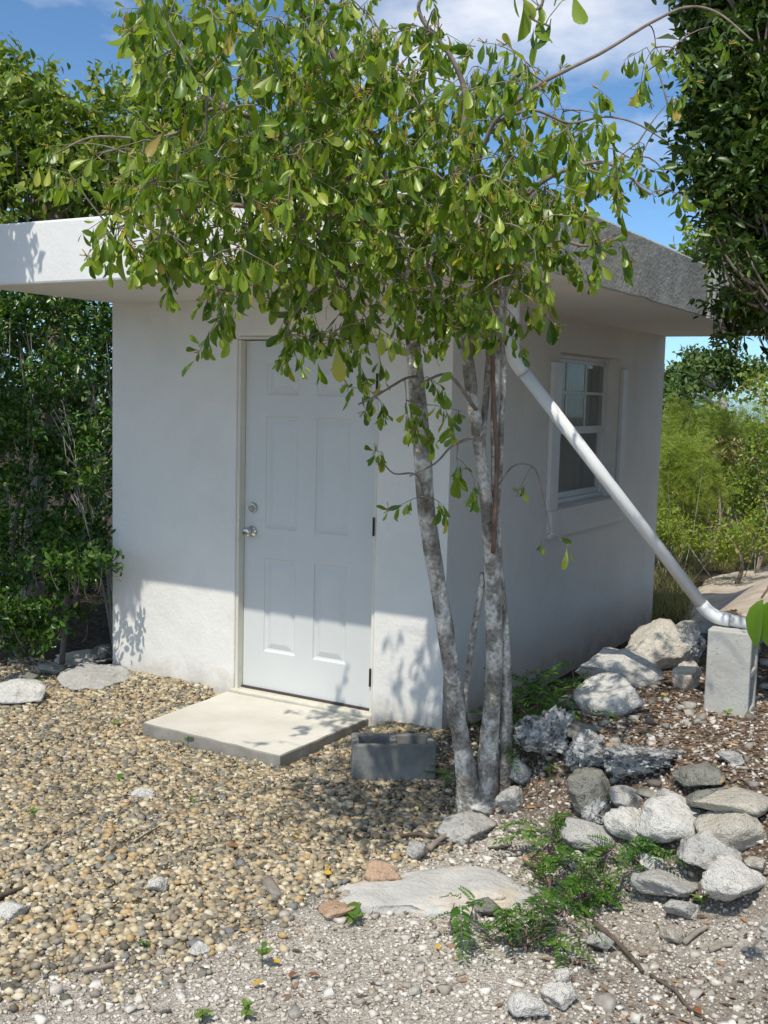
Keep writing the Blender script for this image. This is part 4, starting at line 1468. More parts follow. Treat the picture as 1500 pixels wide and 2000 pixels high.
CB = [(u, v, r_, w * (.7 if (u < 620 and 270 < v < 490) else .8 if u > 1080 else 1.0), None) for (u, v, r_, w) in CB]
CB += [(u, v, r_, .9, d_) for (u, v, d_, r_) in ((235, 440, 3.49, 32), (285, 450, 3.42, 42), (317, 470, 3.6, 38), (365, 455, 3.46, 48), (424, 447, 3.36, 50), (480, 470, 3.6, 45), (516, 462, 3.5, 48), (574, 455, 3.38, 48), (622, 470, 3.55, 45),
        (275, 350, 3.52, 45), (321, 320, 3.32, 50), (380, 320, 3.24, 55), (450, 330, 3.35, 55), (520, 315, 3.25, 55), (590, 340, 3.42, 55), (335, 515, 4.4, 25), (310, 430, 4.35, 40), (400, 440, 4.5, 45), (365, 340, 4.4, 45), (440, 520, 4.55, 40))]
for (u, v, r_, w, dfix) in CB:
    cnt = max(1, int(round((r_ / 10) ** 2 * (.42 if not (u > 990 and v < 270) else .16) * w + .6)))
    for k in range(cnt):
        a = rg.uniform(0, 2 * math.pi)
        q = r_ * math.sqrt(rg.random())
        uu, vv = u + q * math.cos(a), v + q * math.sin(a) * .95
        # lower leaves hang near the trunks, upper ones fan out towards the viewer
        dc = float(np.interp(vv, [0, 500, 800, 1000], [3.88, 3.84, 4.12, 4.28])) - .40 * max(0, min(1, (620 - uu) / 220))
        if dfix:
            dc = dfix
        half = (.28 if dfix else 1.0) * float(np.interp(vv, [0, 500, 800, 1000], [.62, .5, .12, .06])) * min(1, r_ / 70 + .25)
        clus.append(dep(uu, vv, dc + rg.uniform(-half, half)))
for (u, v, d) in ((1050, 10, 2.7), (1075, 30, 2.7), (1066, -12, 2.72), (1068, 1045, 4.4), (1092, 1050, 4.4), (1030, 925, 4.4)):
    clus.append(dep(u, v, d))
clus = np.array(clus)
_cl = fbm(clus[:-6] * 5.5, 77, 2) + np.random.default_rng(5).uniform(-.35, .35, len(clus) - 6) > -.36
clus = np.concatenate([clus[:-6][_cl], clus[-6:]])
n_main = len(clus)
NA = np.array(nodes)
dist = np.array([np.sqrt(((NA - c) ** 2).sum(1)).min() for c in clus])
order = np.argsort(dist)
twb, buds = MB(), MB()
allP, allA, allN, allL = [], [], [], []
nodeL = list(nodes)
NA = np.array(nodeL)
extra = []
for ci in order:
    c = clus[ci]
    tot = NA if not extra else np.concatenate([NA, np.array(extra)])
    k = int(np.argmin(((tot - c) ** 2).sum(1)))
    a = tot[k]
    ln = np.linalg.norm(c - a)
    if ln > .015:
        mid = (a + c) / 2 + rg.normal(0, .12, 3) * ln + np.array([0, 0, .18 * ln])
        pts = [(1 - t) ** 2 * a + 2 * t * (1 - t) * mid + t * t * c for t in (0, .2, .4, .6, .8, 1)]
        r0 = min(.005, .0022 + ln * .006)
        twb.tube([q - TB for q in pts], list(np.linspace(r0, .0013, 6)), 4, False)
        d = unit(pts[-1] - pts[-3])
        extra += [pts[3], c]
    else:
        d = unit(rg.normal(size=3))
    small = ci >= n_main - 3
    cnt = int(rg.integers(9, 17)) if not small else 3
    near = ci in (n_main - 6, n_main - 5, n_main - 4)
    if near:
        cnt = 4
    tl = rg.uniform(.05, .12)
    tipd = unit(d + np.array([0, 0, -.5]) + rg.normal(0, .35, 3))
    twb.tube([c - TB, c + tipd * tl - TB], [.0014, .001], 4, False)
    if rg.random() < .55 and not near:
        q = c + tipd * tl
        for _ in range(int(rg.integers(4, 9))):
            e = unit(tipd + rg.normal(0, .8, 3) + np.array([0, 0, .5])) * rg.uniform(.012, .035)
            buds.tube([q - TB, q + e * .55 - TB, q + e - TB], [.0013, .0016, .0022], 4, True)
    for j in range(cnt):
        s = rg.uniform(-.15, 1.05)
        p = c + tipd * tl * s
        hang = rg.random()
        if hang < .84:
            A_ = unit(np.array([0, 0, -1.0]) + rg.normal(0, .27, 3))
        else:
            A_ = unit(tipd + rg.normal(0, .7, 3) + np.array([0, 0, .15]))
        pet = rg.uniform(.006, .022)
        allP.append(p + (A_ * .5 + tipd * .5) * pet + rg.normal(0, .006, 3))
        hd = rg.normal(0, 1, 3)
        hd[2] *= .25
        allN.append(unit(hd + np.array([0, -.25, .45])))
        allA.append(A_)
        allL.append((.0465 if not near else .066) * math.exp(rg.normal(0, .30)))
P, A, Nn, LL = map(np.array, (allP, allA, allN, allL))
ok = ~in_house(P) & ~in_house(P + A * LL[:, None])
P, A, Nn, LL = P[ok], A[ok], Nn[ok], LL[ok]
A, Bv, Nn = frame(A, Nn)
# the 300 that show largest become leaves of their own
d = P - CAM
zc = d @ CF
uu = 750 + F_PX * (d @ CR) / zc
vv = 1000 - F_PX * (d @ CU) / zc
vis = (uu > 8) & (uu < 1492) & (vv > 8) & (vv < 1990)
score = LL / zc * np.where(vis, 1, 0) - .0012 * zc
near_rank = np.argsort(-score)
pick = near_rank[:300]
rest = np.ones(len(P), bool)
rest[pick] = False
fo = link('foliage', leaves_mesh('foliage', P[rest] - TB, A[rest], Nn[rest], LL[rest], M['leaf_front'], LT_OBOV, 2), tree)
fo['kind'] = 'stuff'
LM = [mesh_np('leaf', TV, TF, M['leaf_front'], True) for (TV, TF) in LT_OBOV]
for k in pick:
    o = bpy.data.objects.new('leaf', LM[k % 4])
    COL.objects.link(o)
    o.parent = tree
    q = P[k] - TB
    s = LL[k]
    o.matrix_basis = Matrix(((A[k][0] * s, Bv[k][0] * s, Nn[k][0] * s, q[0]), (A[k][1] * s, Bv[k][1] * s, Nn[k][1] * s, q[1]),
                             (A[k][2] * s, Bv[k][2] * s, Nn[k][2] * s, q[2]), (0, 0, 0, 1)))
tw = link('twigs', mesh_np('twigs', twb.v, twb.f, M['twig'], True), tree)
tw['kind'] = 'stuff'
bd = link('buds', mesh_np('buds', buds.v, buds.f, M['bud'], True), tree)
bd['kind'] = 'stuff'
N_FRONT = len(P)

# --- trees and shrubs on the left
g0 = gz(dep(60, 1290, 8.6))
plant_thing('broadleaf_tree', 'sunlit bushy tree rising behind the roof at the far left', 'tree', [g0, g0 + [0, .1, 1.2], g0 + [.1, .2, 2.4], dep(90, 330, 9.0)],
            B([(45, 170, 9, .38), (125, 225, 9, .40), (20, 240, 8.8, .5), (100, 300, 8.8, .55), (190, 270, 9.2, .5), (40, 380, 8.7, .55), (160, 390, 9, .5), (-80, 200, 9, .7), (-120, 380, 8.8, .7)]),
            800, 14, .078, M['leaf_left'], LT_OVAL, 31, 'trees behind the house', .09, 'twig', .35, .2, .13, .3)
g0 = gz(dep(330, 1200, 12.0))
plant_thing('broadleaf_tree', 'smaller rounded tree behind the roof with a bare arching twig', 'tree', [g0, g0 + [0, 0, 1.5], dep(320, 380, 10.5)],
            B([(290, 200, 10, .40), (350, 170, 10.2, .35), (270, 300, 9.8, .45), (350, 330, 10, .5), (430, 260, 10.4, .45), (440, 370, 10.2, .5), (230, 390, 9.6, .4)]),
            520, 14, .075, M['leaf_left'], LT_OVAL, 32, 'trees behind the house', .07, 'twig', .3, .25, .13, .3)
g0 = gz(dep(620, 1100, 14.0))
plant_thing('broadleaf_tree', 'tree mostly hidden behind the front tree and the roof', 'tree', [g0, g0 + [0, 0, 1.8], dep(600, 380, 12.5)],
            B([(540, 330, 11.5, .5), (620, 340, 12, .55), (700, 370, 12.5, .5), (560, 400, 11.6, .5)]),
            260, 14, .062, M['leaf_left'], LT_OVAL, 33, 'trees behind the house', .07, 'twig', .3, .25, .13, .3)
g0 = gz(np.array([-3.6, -1.7, 0]))
plant_thing('broadleaf_tree', 'tree out at the left whose leaves shade the end of the white roof edge', 'tree', [g0, g0 + [0, .1, 1.5], np.array([-3.2, -1.75, 2.7])],
            [(np.array([-1.96, -1.60, 3.26]), .12), (np.array([-2.06, -1.54, 3.14]), .12), (np.array([-1.99, -1.68, 3.42]), .10), (np.array([-2.2, -1.66, 3.35]), .16), (np.array([-2.5, -1.72, 3.4]), .25), (np.array([-3.3, -1.9, 3.8]), .5), (np.array([-3.5, -1.5, 3.3]), .45), (np.array([-3.15, -.75, 2.75]), .38), (np.array([-3.6, -.9, 3.0]), .5), (np.array([-3.05, -1.15, 3.3]), .33), (np.array([-2.75, -1.75, 3.15]), .33), (np.array([-2.47, -1.5, 3.0]), .2), (np.array([-3.0, -1.4, 2.7]), .35), (np.array([-4.0, -.5, 2.6]), .5)],
            2300, 14, .066, M['leaf_left'], LT_FAR, 34, 'trees behind the house', .06, 'twig', .35, .2, .12, .2)
def clump_blobs(seed, n_, box, rr):
    """many small leaf clumps spread over a stretch of thicket, with gaps between them"""
    rg_ = np.random.default_rng(seed)
    return [(rg_.uniform(box[0], box[1]), rg_.uniform(box[2], box[3]), rg_.uniform(box[4], box[5]), rg_.uniform(*rr)) for _ in range(n_)]


g0 = gz(dep(120, 1262, 7.2))
plant_thing('glossy_shrub', 'low glossy green shrub at the left corner of the house', 'shrub', [g0, g0 + [0, .05, .5], dep(130, 1080, 7.2)],
            B(clump_blobs(35, 24, (-60, 200, 1020, 1235, 6.6, 7.3), (.09, .19))),
            330, 15, .043, M['leaf_bush'], LT_OVAL, 35, 'shrubs left of the house', .02, 'twig', .05, .4, .075, .2, (.004, .002), 4, 'twig', False)
g0 = gz(dep(20, 1270, 7.8))
plant_thing('glossy_shrub', 'tall glossy shrub in the middle of the thicket left of the house', 'shrub', [g0, g0 + [0, .05, .9], dep(80, 900, 7.5)],
            B(clump_blobs(36, 24, (-60, 200, 800, 1050, 7.0, 7.8), (.10, .20))),
            330, 15, .043, M['leaf_bush'], LT_OVAL, 36, 'shrubs left of the house', .025, 'twig', .05, .4, .075, .2, (.004, .002), 4, 'twig', False)
g0 = gz(dep(150, 1240, 9.0))
plant_thing('glossy_shrub', 'yellowish green upper growth under the left roof overhang', 'shrub', [g0, g0 + [0, 0, 1.2], dep(120, 760, 8.2)],
            B(clump_blobs(37, 24, (-60, 205, 575, 820, 7.6, 8.5), (.13, .25))),
            430, 13, .045, M['leaf_bush'], LT_OVAL, 37, 'shrubs left of the house', .03, 'twig', .1, .4, .09, .2, (.004, .002), 4, 'twig', False)
# deeper shade behind them
g0 = gz(dep(60, 1200, 11.5))
plant_thing('thicket', 'dense dark thicket filling the gap behind the left shrubs', 'thicket', [g0, g0 + [0, 0, 1.2], dep(60, 800, 11)],
            B([(60, 650, 10, .8), (180, 700, 10.5, .8), (60, 850, 10, .85), (180, 900, 10.5, .8), (80, 1050, 10, .8), (180, 1120, 10.2, .7), (-90, 750, 10, .9), (-90, 1000, 9.8, .9), (40, 1200, 9.6, .6), (150, 560, 10.5, .8), (20, 540, 10.2, .8), (215, 600, 10.5, .7), (215, 700, 10.5, .7), (-250, 900, 9.5, 1.2), (-250, 600, 9.5, 1.2)]),
            1100, 14, .08, M['leaf_dark'], LT_FAR, 38, 'shrubs left of the house', .05, 'twig', .1, .3, .16, .1, (.006, .003), 5, 'twig', False)


# bare dead shrubs in front of the thicket
def dead_shrub(label, base, tips, seed):
    root = thing('dead_shrub', label, 'dead shrub', tuple(base), 0, 'leafless grey shrubs')
    rg_ = np.random.default_rng(seed)
    mb_ = MB()
    for tpt in tips:
        tpt = np.asarray(tpt)
        mid = (base + tpt) / 2 + rg_.normal(0, .08, 3)
        pts = smooth_path([base, mid, tpt], 5)
        mb_.tube([q - base for q in pts], list(np.linspace(.011, .003, len(pts))), 5, False)
        for k in range(5):
            i = int(rg_.integers(4, len(pts) - 1))
            dr = unit(unit(tpt - base) + rg_.normal(0, .6, 3))
            e = pts[i] + dr * rg_.uniform(.12, .35)
            mb_.tube([pts[i] - base, (pts[i] + e) / 2 + rg_.normal(0, .02, 3) - base, e - base], [.004, .003, .0015], 4, False)
            for _ in range(2):
                e2 = e + unit(dr + rg_.normal(0, .7, 3)) * rg_.uniform(.06, .16)
                mb_.tube([(pts[i] + e) / 2 - base, e2 - base], [.0025, .0012], 4, False)
    mb_.build('bare_branches', M['twig_pale'], root, smooth=True, recalc=False)


b0 = gz(dep(225, 1240, 7.6))
dead_shrub('bare grey branches fanning out beside the left wall edge', b0, [dep(135, 870, 7.2), dep(185, 880, 7.3), dep(150, 960, 7.0), dep(190, 820, 7.4)], 1)
b0 = gz(dep(240, 1200, 8.6))
dead_shrub('tall leafless grey shrub under the roof overhang by the wall', b0, [dep(170, 640, 8.0), dep(205, 610, 8.1), dep(120, 780, 7.8), dep(190, 690, 7.9)], 2)
b0 = gz(dep(40, 1240, 8.6))
dead_shrub('thin pale stems among the upper left leaves', b0, [dep(20, 620, 7.9), dep(60, 650, 7.8), dep(95, 640, 7.9), dep(40, 690, 7.6)], 3)

# --- dark tree at the upper right, its trunk out of the picture
g0 = gz(np.array([2.45, .10, 0]))
plant_thing('evergreen_tree', 'dark dense evergreen leaning in over the roof at the upper right', 'tree',
            [g0, g0 + [0, 0, 1.3], g0 + [-.05, 0, 2.2], dep(1560, 200, 4.6)],
            B([(1362, 215, 4.5, .085), (1345, 262, 4.55, .075), (1338, 318, 4.6, .085), (1352, 372, 4.6, .08), (1375, 165, 4.45, .10), (1380, 425, 4.55, .07), (1372, 95, 4.45, .10), (1420, 470, 4.45, .09), (1390, 20, 4.4, .10), (1420, 40, 4.43, 0.197), (1490, 60, 4.26, 0.213), (1440, 150, 4.35, 0.213), (1500, 180, 4.26, 0.230), (1400, 240, 4.51, 0.164), (1460, 260, 4.35, 0.221), (1385, 320, 4.59, 0.123), (1440, 350, 4.43, 0.213), (1500, 330, 4.26, 0.230),
               (1405, 395, 4.59, 0.115), (1480, 430, 4.35, 0.156), (1520, 500, 4.26, 0.164), (1570, 100, 4.26, 0.328), (1580, 300, 4.26, 0.369), (1570, 480, 4.18, 0.328), (1500, -60, 4.35, 0.328), (1410, -40, 4.43, 0.205)]),
            1380, 14, .041, M['leaf_dark'], LT_OVAL, 41, None, .085, 'bark', .05, .3, .085, .3,
            more=([(np.array([x_, y_, z_]), r_) for (x_, y_, z_, r_) in ((2.6, 1.6, 2.4, .75), (2.7, 2.8, 2.2, .8), (2.6, .8, 3.2, .7), (3.1, 2.2, 3.4, .9), (2.9, 1.4, 1.3, .6), (3.0, 3.6, 1.6, .9), (2.9, 2.6, .9, .7), (3.0, .4, 2.1, .6), (2.1, 1.6, 3.0, .6), (2.0, 2.6, 2.9, .6), (2.2, 3.6, 2.6, .7), (2.3, 3.4, 3.6, .7), (2.2, 2.2, 3.9, .7), (2.5, 1.0, 3.9, .7), (2.4, 4.6, 2.4, .8), (2.6, 4.4, 1.2, .7), (2.3, 2.3, 1.3, .5), (2.2, 1.5, 1.7, .45), (3.3, 1.0, 1.2, .6))]  # unseen leaf masses added to keep sky light off the side wall
                  + B([(1450, 60, 4.84, 0.279), (1440, 180, 4.84, 0.246), (1450, 300, 4.84, 0.262), (1490, 400, 4.76, 0.180), (1540, 500, 4.67, 0.180)]), 3300, 14, .09, LT_FAR))
g0 = gz(np.array([2.05, .55, 0]))
plant_thing('evergreen_sapling', 'dark leafy sprays hanging before the corrugated end of the roof', 'sapling',
            [g0, g0 + [0, 0, 1.2], dep(1530, 560, 5.0)],
            B([(1400, 600, 5.0, .07), (1440, 580, 5.0, .10), (1480, 620, 5.0, .10), (1400, 655, 5.0, .05), (1430, 630, 5.0, .07), (1490, 680, 5.0, .05), (1545, 620, 5.0, .2), (1480, 560, 5.0, .1)]),
            115, 12, .044, M['leaf_dark'], LT_OVAL, 42, None, .03, 'twig', .25, .1, .075, .2, (.004, .002), 4, 'twig', False)
g0 = gz(dep(1240, 1050, 12.6))
plant_thing('pale_tree', 'light green tree peeping over the roof left of the dark evergreen', 'tree', [g0, dep(1245, 700, 12.6), dep(1270, 590, 12.6), dep(1390, 500, 12.4)],
            B([(1375, 460, 12, .26), (1350, 500, 12, .18), (1405, 500, 12.2, .3), (1430, 450, 12.2, .3), (1440, 540, 12.2, .3), (1480, 500, 12.2, .4)]),
            170, 13, .075, M['leaf_scrub'], LT_OVAL, 43, None, .05, 'twig', .2, .2, .14, .25)


# --- feathery scrub on the right
def frond_template(pairs=8, ll=.16, lw=.05, droop=.22):
    V, F = [], []
    for i in range(pairs):
        t = .12 + .88 * i / (pairs - 1)
        z = -droop * t * t
        s = ll * (1 - .55 * abs(t - .45))
        for sg in (-1, 1):
            k = len(V)
            V += [(t, 0, z), (t + .3 * s, sg * s * .5 - lw * .5 * 0, z + .02), (t + .34 * s + lw, sg * s * .5, z + .015), (t + .4 * s, sg * s, z - .03)]
            F += [(k, k + 1, k + 2), (k + 1, k + 3, k + 2)]
    k = len(V)
    V += [(0, -.006, 0), (0, .006, 0), (1, .003, -droop), (1, -.003, -droop), (.5, -.005, -droop * .25), (.5, .005, -droop * .25)]
    F += [(k, k + 1, k + 5), (k, k + 5, k + 4), (k + 4, k + 5, k + 2), (k + 4, k + 2, k + 3)]
    return np.array(V), np.array(F)


FT = [frond_template(8, .22, .05, d_) for d_ in (.15, .35)]


def feather_bush(name, label, base_uvd, blobs, n_tw, per, L, seed, mat='leaf_scrub', tm=FT, group='scrub bushes beyond the path', spread=.16):
    g = gz(dep(*base_uvd))
    bl_ = B(blobs)
    top = np.mean([b_[0] for b_ in bl_], 0)
    return plant_thing(name, label, 'bush', [g, (g + top) / 2 + [.1, 0, 0], top], bl_, n_tw, per, L, M[mat], tm, seed, group, .025, 'twig', .15, .5, spread, .15, (.007, .003), 5, 'twig', False)


feather_bush('scrub_bush', 'pale feathery bush right beside the back corner of the house', (1320, 1080, 11.5), clump_blobs(51, 26, (1250, 1370, 850, 1050, 11.2, 12.4), (.12, .26)), 420, 8, .125, 51)
feather_bush('scrub_bush', 'tall yellow green feathery bush at the middle of the scrub', (1400, 1080, 13.5), clump_blobs(52, 30, (1320, 1450, 800, 1010, 13, 14.5), (.14, .32)), 560, 8, .14, 52)
feather_bush('scrub_bush', 'taller olive bush at the right edge of the scrub', (1490, 1070, 14.5), clump_blobs(53, 40, (1410, 1600, 735, 1000, 14, 15.5), (.15, .32)), 520, 9, .075, 53, 'leaf_scrub', LT_OVAL)
feather_bush('scrub_bush', 'darker upright bush with thin stems near the right edge', (1480, 1060, 12), clump_blobs(54, 14, (1445, 1530, 860, 1020, 11.8, 12.4), (.10, .2)), 230, 12, .05, 54, 'leaf_left', LT_OVAL)
feather_bush('scrub_bush', 'low tangled weedy bush above the pale path', (1440, 1085, 11), clump_blobs(55, 22, (1290, 1560, 1000, 1075, 10.6, 11.4), (.08, .17)), 330, 11, .04, 55, 'leaf_scrub', LT_OVAL)
feather_bush('scrub_bush', 'row of lighter bushes at the back of the scrub', (1400, 1000, 19), clump_blobs(56, 46, (1230, 1640, 785, 950, 17.5, 19.5), (.22, .42)), 480, 8, .17, 56)
feather_bush('scrub_bush', 'brownish half dry bush between the green ones', (1370, 1080, 12.6), clump_blobs(58, 16, (1300, 1500, 880, 1060, 12.4, 13.4), (.10, .2)), 200, 10, .05, 58, 'litter', LT_OVAL)
# thin upright stems standing in the scrub
rg = np.random.default_rng(59)
st_root = thing('dry_stalks', 'thin grey stems standing up through the scrub', 'dead stems', tuple(gz(dep(1400, 1060, 12.3))))
mbs = MB()
for k in range(20):
    u_, d_ = rg.uniform(1295, 1540), rg.uniform(11.0, 13.2)
    a_ = gz(dep(u_, 1060, d_))
    e_ = a_ + np.array([rg.normal(0, .25), rg.normal(0, .25), rg.uniform(.6, 1.5)])
    m_2 = (a_ + e_) / 2 + rg.normal(0, .07, 3)
    mbs.tube([q - np.array(st_root.location) for q in (a_, m_2, e_)], [.006, .004, .002], 4, False)
_so = mbs.build('stems', M['twig_pale'], st_root, smooth=True, recalc=False)
_so['kind'] = 'stuff'
g0 = gz(dep(1410, 900, 25))
plant_thing('spreading_tree', 'distant spreading tree with pale bare limbs above the scrub', 'tree', [g0, g0 + [0, 0, 1.6], dep(1400, 760, 25)],
            B([(1340, 735, 24, .34), (1312, 755, 24, .34), (1385, 712, 25, .36), (1430, 712, 25, .32), (1478, 728, 25, .26), (1410, 748, 25, .2), (1350, 708, 24.5, .2), (1300, 790, 23, .5), (1370, 745, 25, .3), (1450, 740, 25, .2)]),
            460, 15, .13, M['leaf_far'], LT_FAR, 57, None, .12, 'twig_pale', .1, .2, .24, .3, (.03, .012), 5, 'twig_pale')
# distant woods closing the horizon
rg = np.random.default_rng(61)
bl = []
for k in range(90):
    a = rg.uniform(-1.5, 1.75)
    dd = rg.uniform(32, 48)
    x, y = CAM[0] + math.sin(a + -.5) * dd, CAM[1] + math.cos(a + -.5) * dd
    bl.append((np.array([x, y, rg.uniform(.2, 1.0)]), rg.uniform(1.2, 2.2)))
T, P, A, Nn, LL, Cw = cloud(bl, 1700, 11, .40, 62, .1, .3, .5, .2)
wd = link('far_woods', leaves_mesh('far_woods', P, A, Nn, LL, M['leaf_far'], LT_FAR, 3))
tag(wd, 'low distant woods closing the horizon', 'woods', kind='stuff')


# dry grass beyond the path
def blades(name, pts, hgt, seed, mat):
    rg_ = np.random.default_rng(seed)
    n_ = len(pts)
    A_ = unit(rg_.normal(0, .35, (n_, 3)) + np.array([0, 0, 1]))
    Nn_ = rg_.normal(size=(n_, 3))
    return leaves_mesh(name, pts, A_, Nn_, hgt * np.exp(rg_.normal(0, .3, n_)), mat, [leaf_template([(0, .015), (.5, .012), (1, 0)], .2, .45), leaf_template([(0, .015), (.5, .012), (1, 0)], .2, .2)], seed)


rg = np.random.default_rng(63)
gp = []
for k in range(5200):
    u, v = rg.uniform(1240, 1620), rg.uniform(1062, 1114)
    if rg.random() < .22:
        u, v = rg.uniform(1270, 1352), rg.uniform(1120, 1215)
    zq_ = .15
    for _ in range(8):
        q = CAM + ray(u, v) * (CAM[2] - zq_) / max(.02, -ray(u, v)[2])
        zq_ = .5 * zq_ + .5 * float(hfun(q[0], q[1]))
    if q[1] > 1.2:
        gp.append(gz(q))
gp = np.array(gp)
gp = gp[~in_house(gp + [0, 0, .2])]
tag(link('dry_grass', blades('dry_grass', gp, .15, 64, M['grass'])), 'straggly dry grass along the pale path and wall end', 'grass', kind='stuff')

# ------------------------------------------------------------------ ferny seedlings in front
def fern_mesh(pairs, ll, droop, seed):
    rg_ = np.random.default_rng(seed)
    V, F = [], []
    for i in range(pairs):
        t = .10 + .90 * i / (pairs - 1)
        z = .25 * t - (droop + .25) * t * t
        s = ll * (1 - .75 * (t - .35) ** 2 * 1.4)
        for sg in (-1, 1):
            k = len(V)
            w = s * .20
            tilt = rg_.normal(0, .03)
            V += [(t, 0, z), (t + .02 - w * .6, sg * s * .35, z + .02 + tilt), (t + .06 + w * .7, sg * s * .35, z + .015 + tilt), (t + .10 + w * .6, sg * s * .75, z - .005 + tilt),
                  (t + .07 - w * .5, sg * s * .8, z - .005 + tilt), (t + .13, sg * s, z - .03 + tilt)]
            F += [(k, k + 2, k + 1), (k + 1, k + 2, k + 3), (k + 1, k + 3, k + 4), (k + 4, k + 3, k + 5)]
    k = len(V)
    V += [(0, -.007, 0), (0, .007, 0), (.5, -.005, .125 - (droop + .25) * .25), (.5, .005, .125 - (droop + .25) * .25), (1, 0, -droop)]
    F += [(k, k + 1, k + 3), (k, k + 3, k + 2), (k + 2, k + 3, k + 4)]
    return mesh_np('frond', V, np.array(F), M['leaf_fern'])


FM = [fern_mesh(11, .20, .30, 1), fern_mesh(12, .18, .55, 2), fern_mesh(9, .22, .15, 3), fern_mesh(10, .20, .75, 4)]


def fern_plant(label, spots, n_f, L, seed, spread, hts):
    base, t0 = at(*spots[0])
    root = thing('fern_leaved_plant', label, 'plant', tuple(base), 0, 'feathery leaved green plants')
    rg_ = np.random.default_rng(seed)
    for i in range(n_f):
        u, v = spots[int(rg_.integers(len(spots)))]
        b_, t1 = at(u, v)
        tip = b_ + np.array([rg_.normal(0, spread), rg_.normal(0, spread), rg_.uniform(*hts)])
        tip[2] = max(tip[2], float(hfun(tip[0], tip[1])) + .03)
        if i % 2 == 0:
            MB().tube([b_ - base, (b_ + tip) / 2 + rg_.normal(0, .015, 3) - base, tip - base], [.003, .0025, .0018], 4, False).build('stem', M['stem_brown'], root, recalc=False)
        az = rg_.uniform(0, 2 * math.pi)
        o_ = bpy.data.objects.new('frond', FM[int(rg_.integers(4))])
        COL.objects.link(o_)
        o_.parent = root
        o_.location = tip - base
        o_.rotation_euler = (rg_.normal(0, .3), rg_.normal(-.05, .3), az)
        s = L * math.exp(rg_.normal(0, .25))
        o_.scale = (s, s, s)


fern_plant('large feathery green plant sprawling over the white grit in front', [(1130, 1740), (1110, 1765), (1160, 1720), (1090, 1790), (1050, 1830), (1030, 1850), (1000, 1850), (1070, 1860), (1140, 1760), (1080, 1730), (1180, 1740)], 100, .10, 1, .055, (.02, .15))
fern_plant('small feathery plant left of the large one on the ledge end', [(910, 1830), (890, 1825), (940, 1840)], 10, .10, 2, .03, (.05, .14))
fern_plant('feathery plant among the white front rocks', [(1250, 1710), (1265, 1690), (1230, 1700), (1285, 1715)], 22, .10, 3, .05, (.02, .14))
fern_plant('light green feathery shoot behind the flat grey stone', [(1075, 1672), (1100, 1668), (1060, 1690)], 14, .11, 4, .05, (.04, .14))
fern_plant('shaded feathery plant growing along the side wall behind the tree', [(1040, 1420), (1070, 1400), (1010, 1440), (1090, 1420), (1030, 1470), (1060, 1450), (1110, 1395), (1005, 1400)], 110, .14, 5, .08, (.02, .22))
fern_plant('dark feathery plant right against the tree base', [(910, 1420), (930, 1445), (1015, 1490), (1005, 1460)], 16, .12, 6, .05, (.02, .12))


# small weeds
def weed(label, u, v, n_l, L, seed, hgt=.05, mat='leaf_weed'):
    base, t0 = at(u, v)
    root = thing('weed', label, 'weed', tuple(base), 0, 'little green weeds')
    rg_ = np.random.default_rng(seed)
    P_, A_, N_, L_ = [], [], [], []
    mb_ = MB()
    mb_.tube([(0, 0, -.01), (rg_.normal(0, .006), rg_.normal(0, .006), hgt)], [.0022, .0014], 5, False)
    for k in range(n_l):
        z = hgt * rg_.uniform(.35, 1)
        az = k * 2.4 + rg_.normal(0, .3)
        P_.append((0, 0, z))
        A_.append((math.cos(az), math.sin(az), rg_.uniform(.1, .8)))
        N_.append((rg_.normal(0, .2), rg_.normal(0, .2), 1))
        L_.append(.78 * L * math.exp(rg_.normal(0, .2)))
    mb_.build('stem', M['stem_brown'] if hgt > .09 else M['leaf_weed'], root, recalc=False)
    for k in range(n_l):
        o_ = link('leaf', leaves_mesh('leaf', np.array(P_[k:k + 1], float), np.array(A_[k:k + 1], float), np.array(N_[k:k + 1], float), np.array(L_[k:k + 1]), M[mat], LT_OVAL, seed + k, 1.3), root)


for a in [('bright weed at the bottom edge left of the yellow leaf', 480, 1990, 7, .045, 1, .05), ('weed beside the brown dead leaf on the white grit', 512, 1890, 7, .045, 2, .07),
          ('star-shaped weed on the honeycombed rock', 1110, 1475, 6, .04, 3, .05), ('star-shaped weed in the gap below the honeycombed rock', 1075, 1525, 7, .045, 4, .06),
          ('upright weed at the right edge on the brown litter', 1455, 1580, 6, .06, 5, .05), ('spear-leaved weed on the broad flat grey stone', 1368, 1775, 5, .05, 6, .07),
          ('weed right below the front edge of the slab', 367, 1458, 5, .045, 7, .06), ('small weed in the open gravel left of the slab', 225, 1420, 6, .04, 8, .03),
          ('clover-like weed at the left of the gravel', 65, 1592, 8, .035, 9, .02), ('weed in the gravel near the tree shadow tip', 375, 1572, 6, .035, 10, .04),
          ('weed growing at the right end of the dark block', 835, 1525, 7, .06, 11, .10), ('leafy weed in the shade beside the trunk', 868, 1545, 6, .075, 12, .09),
          ('weed at the foot of the upright block', 1420, 1405, 6, .035, 13, .03), ('grassy weed among the white grit before the ledge', 690, 1805, 6, .06, 14, .03),
          ('weed by the pale stones at the left border', 75, 1340, 9, .045, 15, .04), ('weed at the bottom edge near the beige stone', 395, 1998, 6, .045, 16, .04),
          ('thin seedling on the gravel with one leaf pair', 235, 1530, 3, .045, 17, .05), ('weed on the gravel edge below the lone white stone', 283, 1855, 5, .035, 18, .03),
          ('weed close to the tree foot on the left', 818, 1590, 6, .035, 19, .05), ('tiny weed under the grooved grey stone', 985, 1625, 4, .03, 20, .05)]:
    weed(*a)

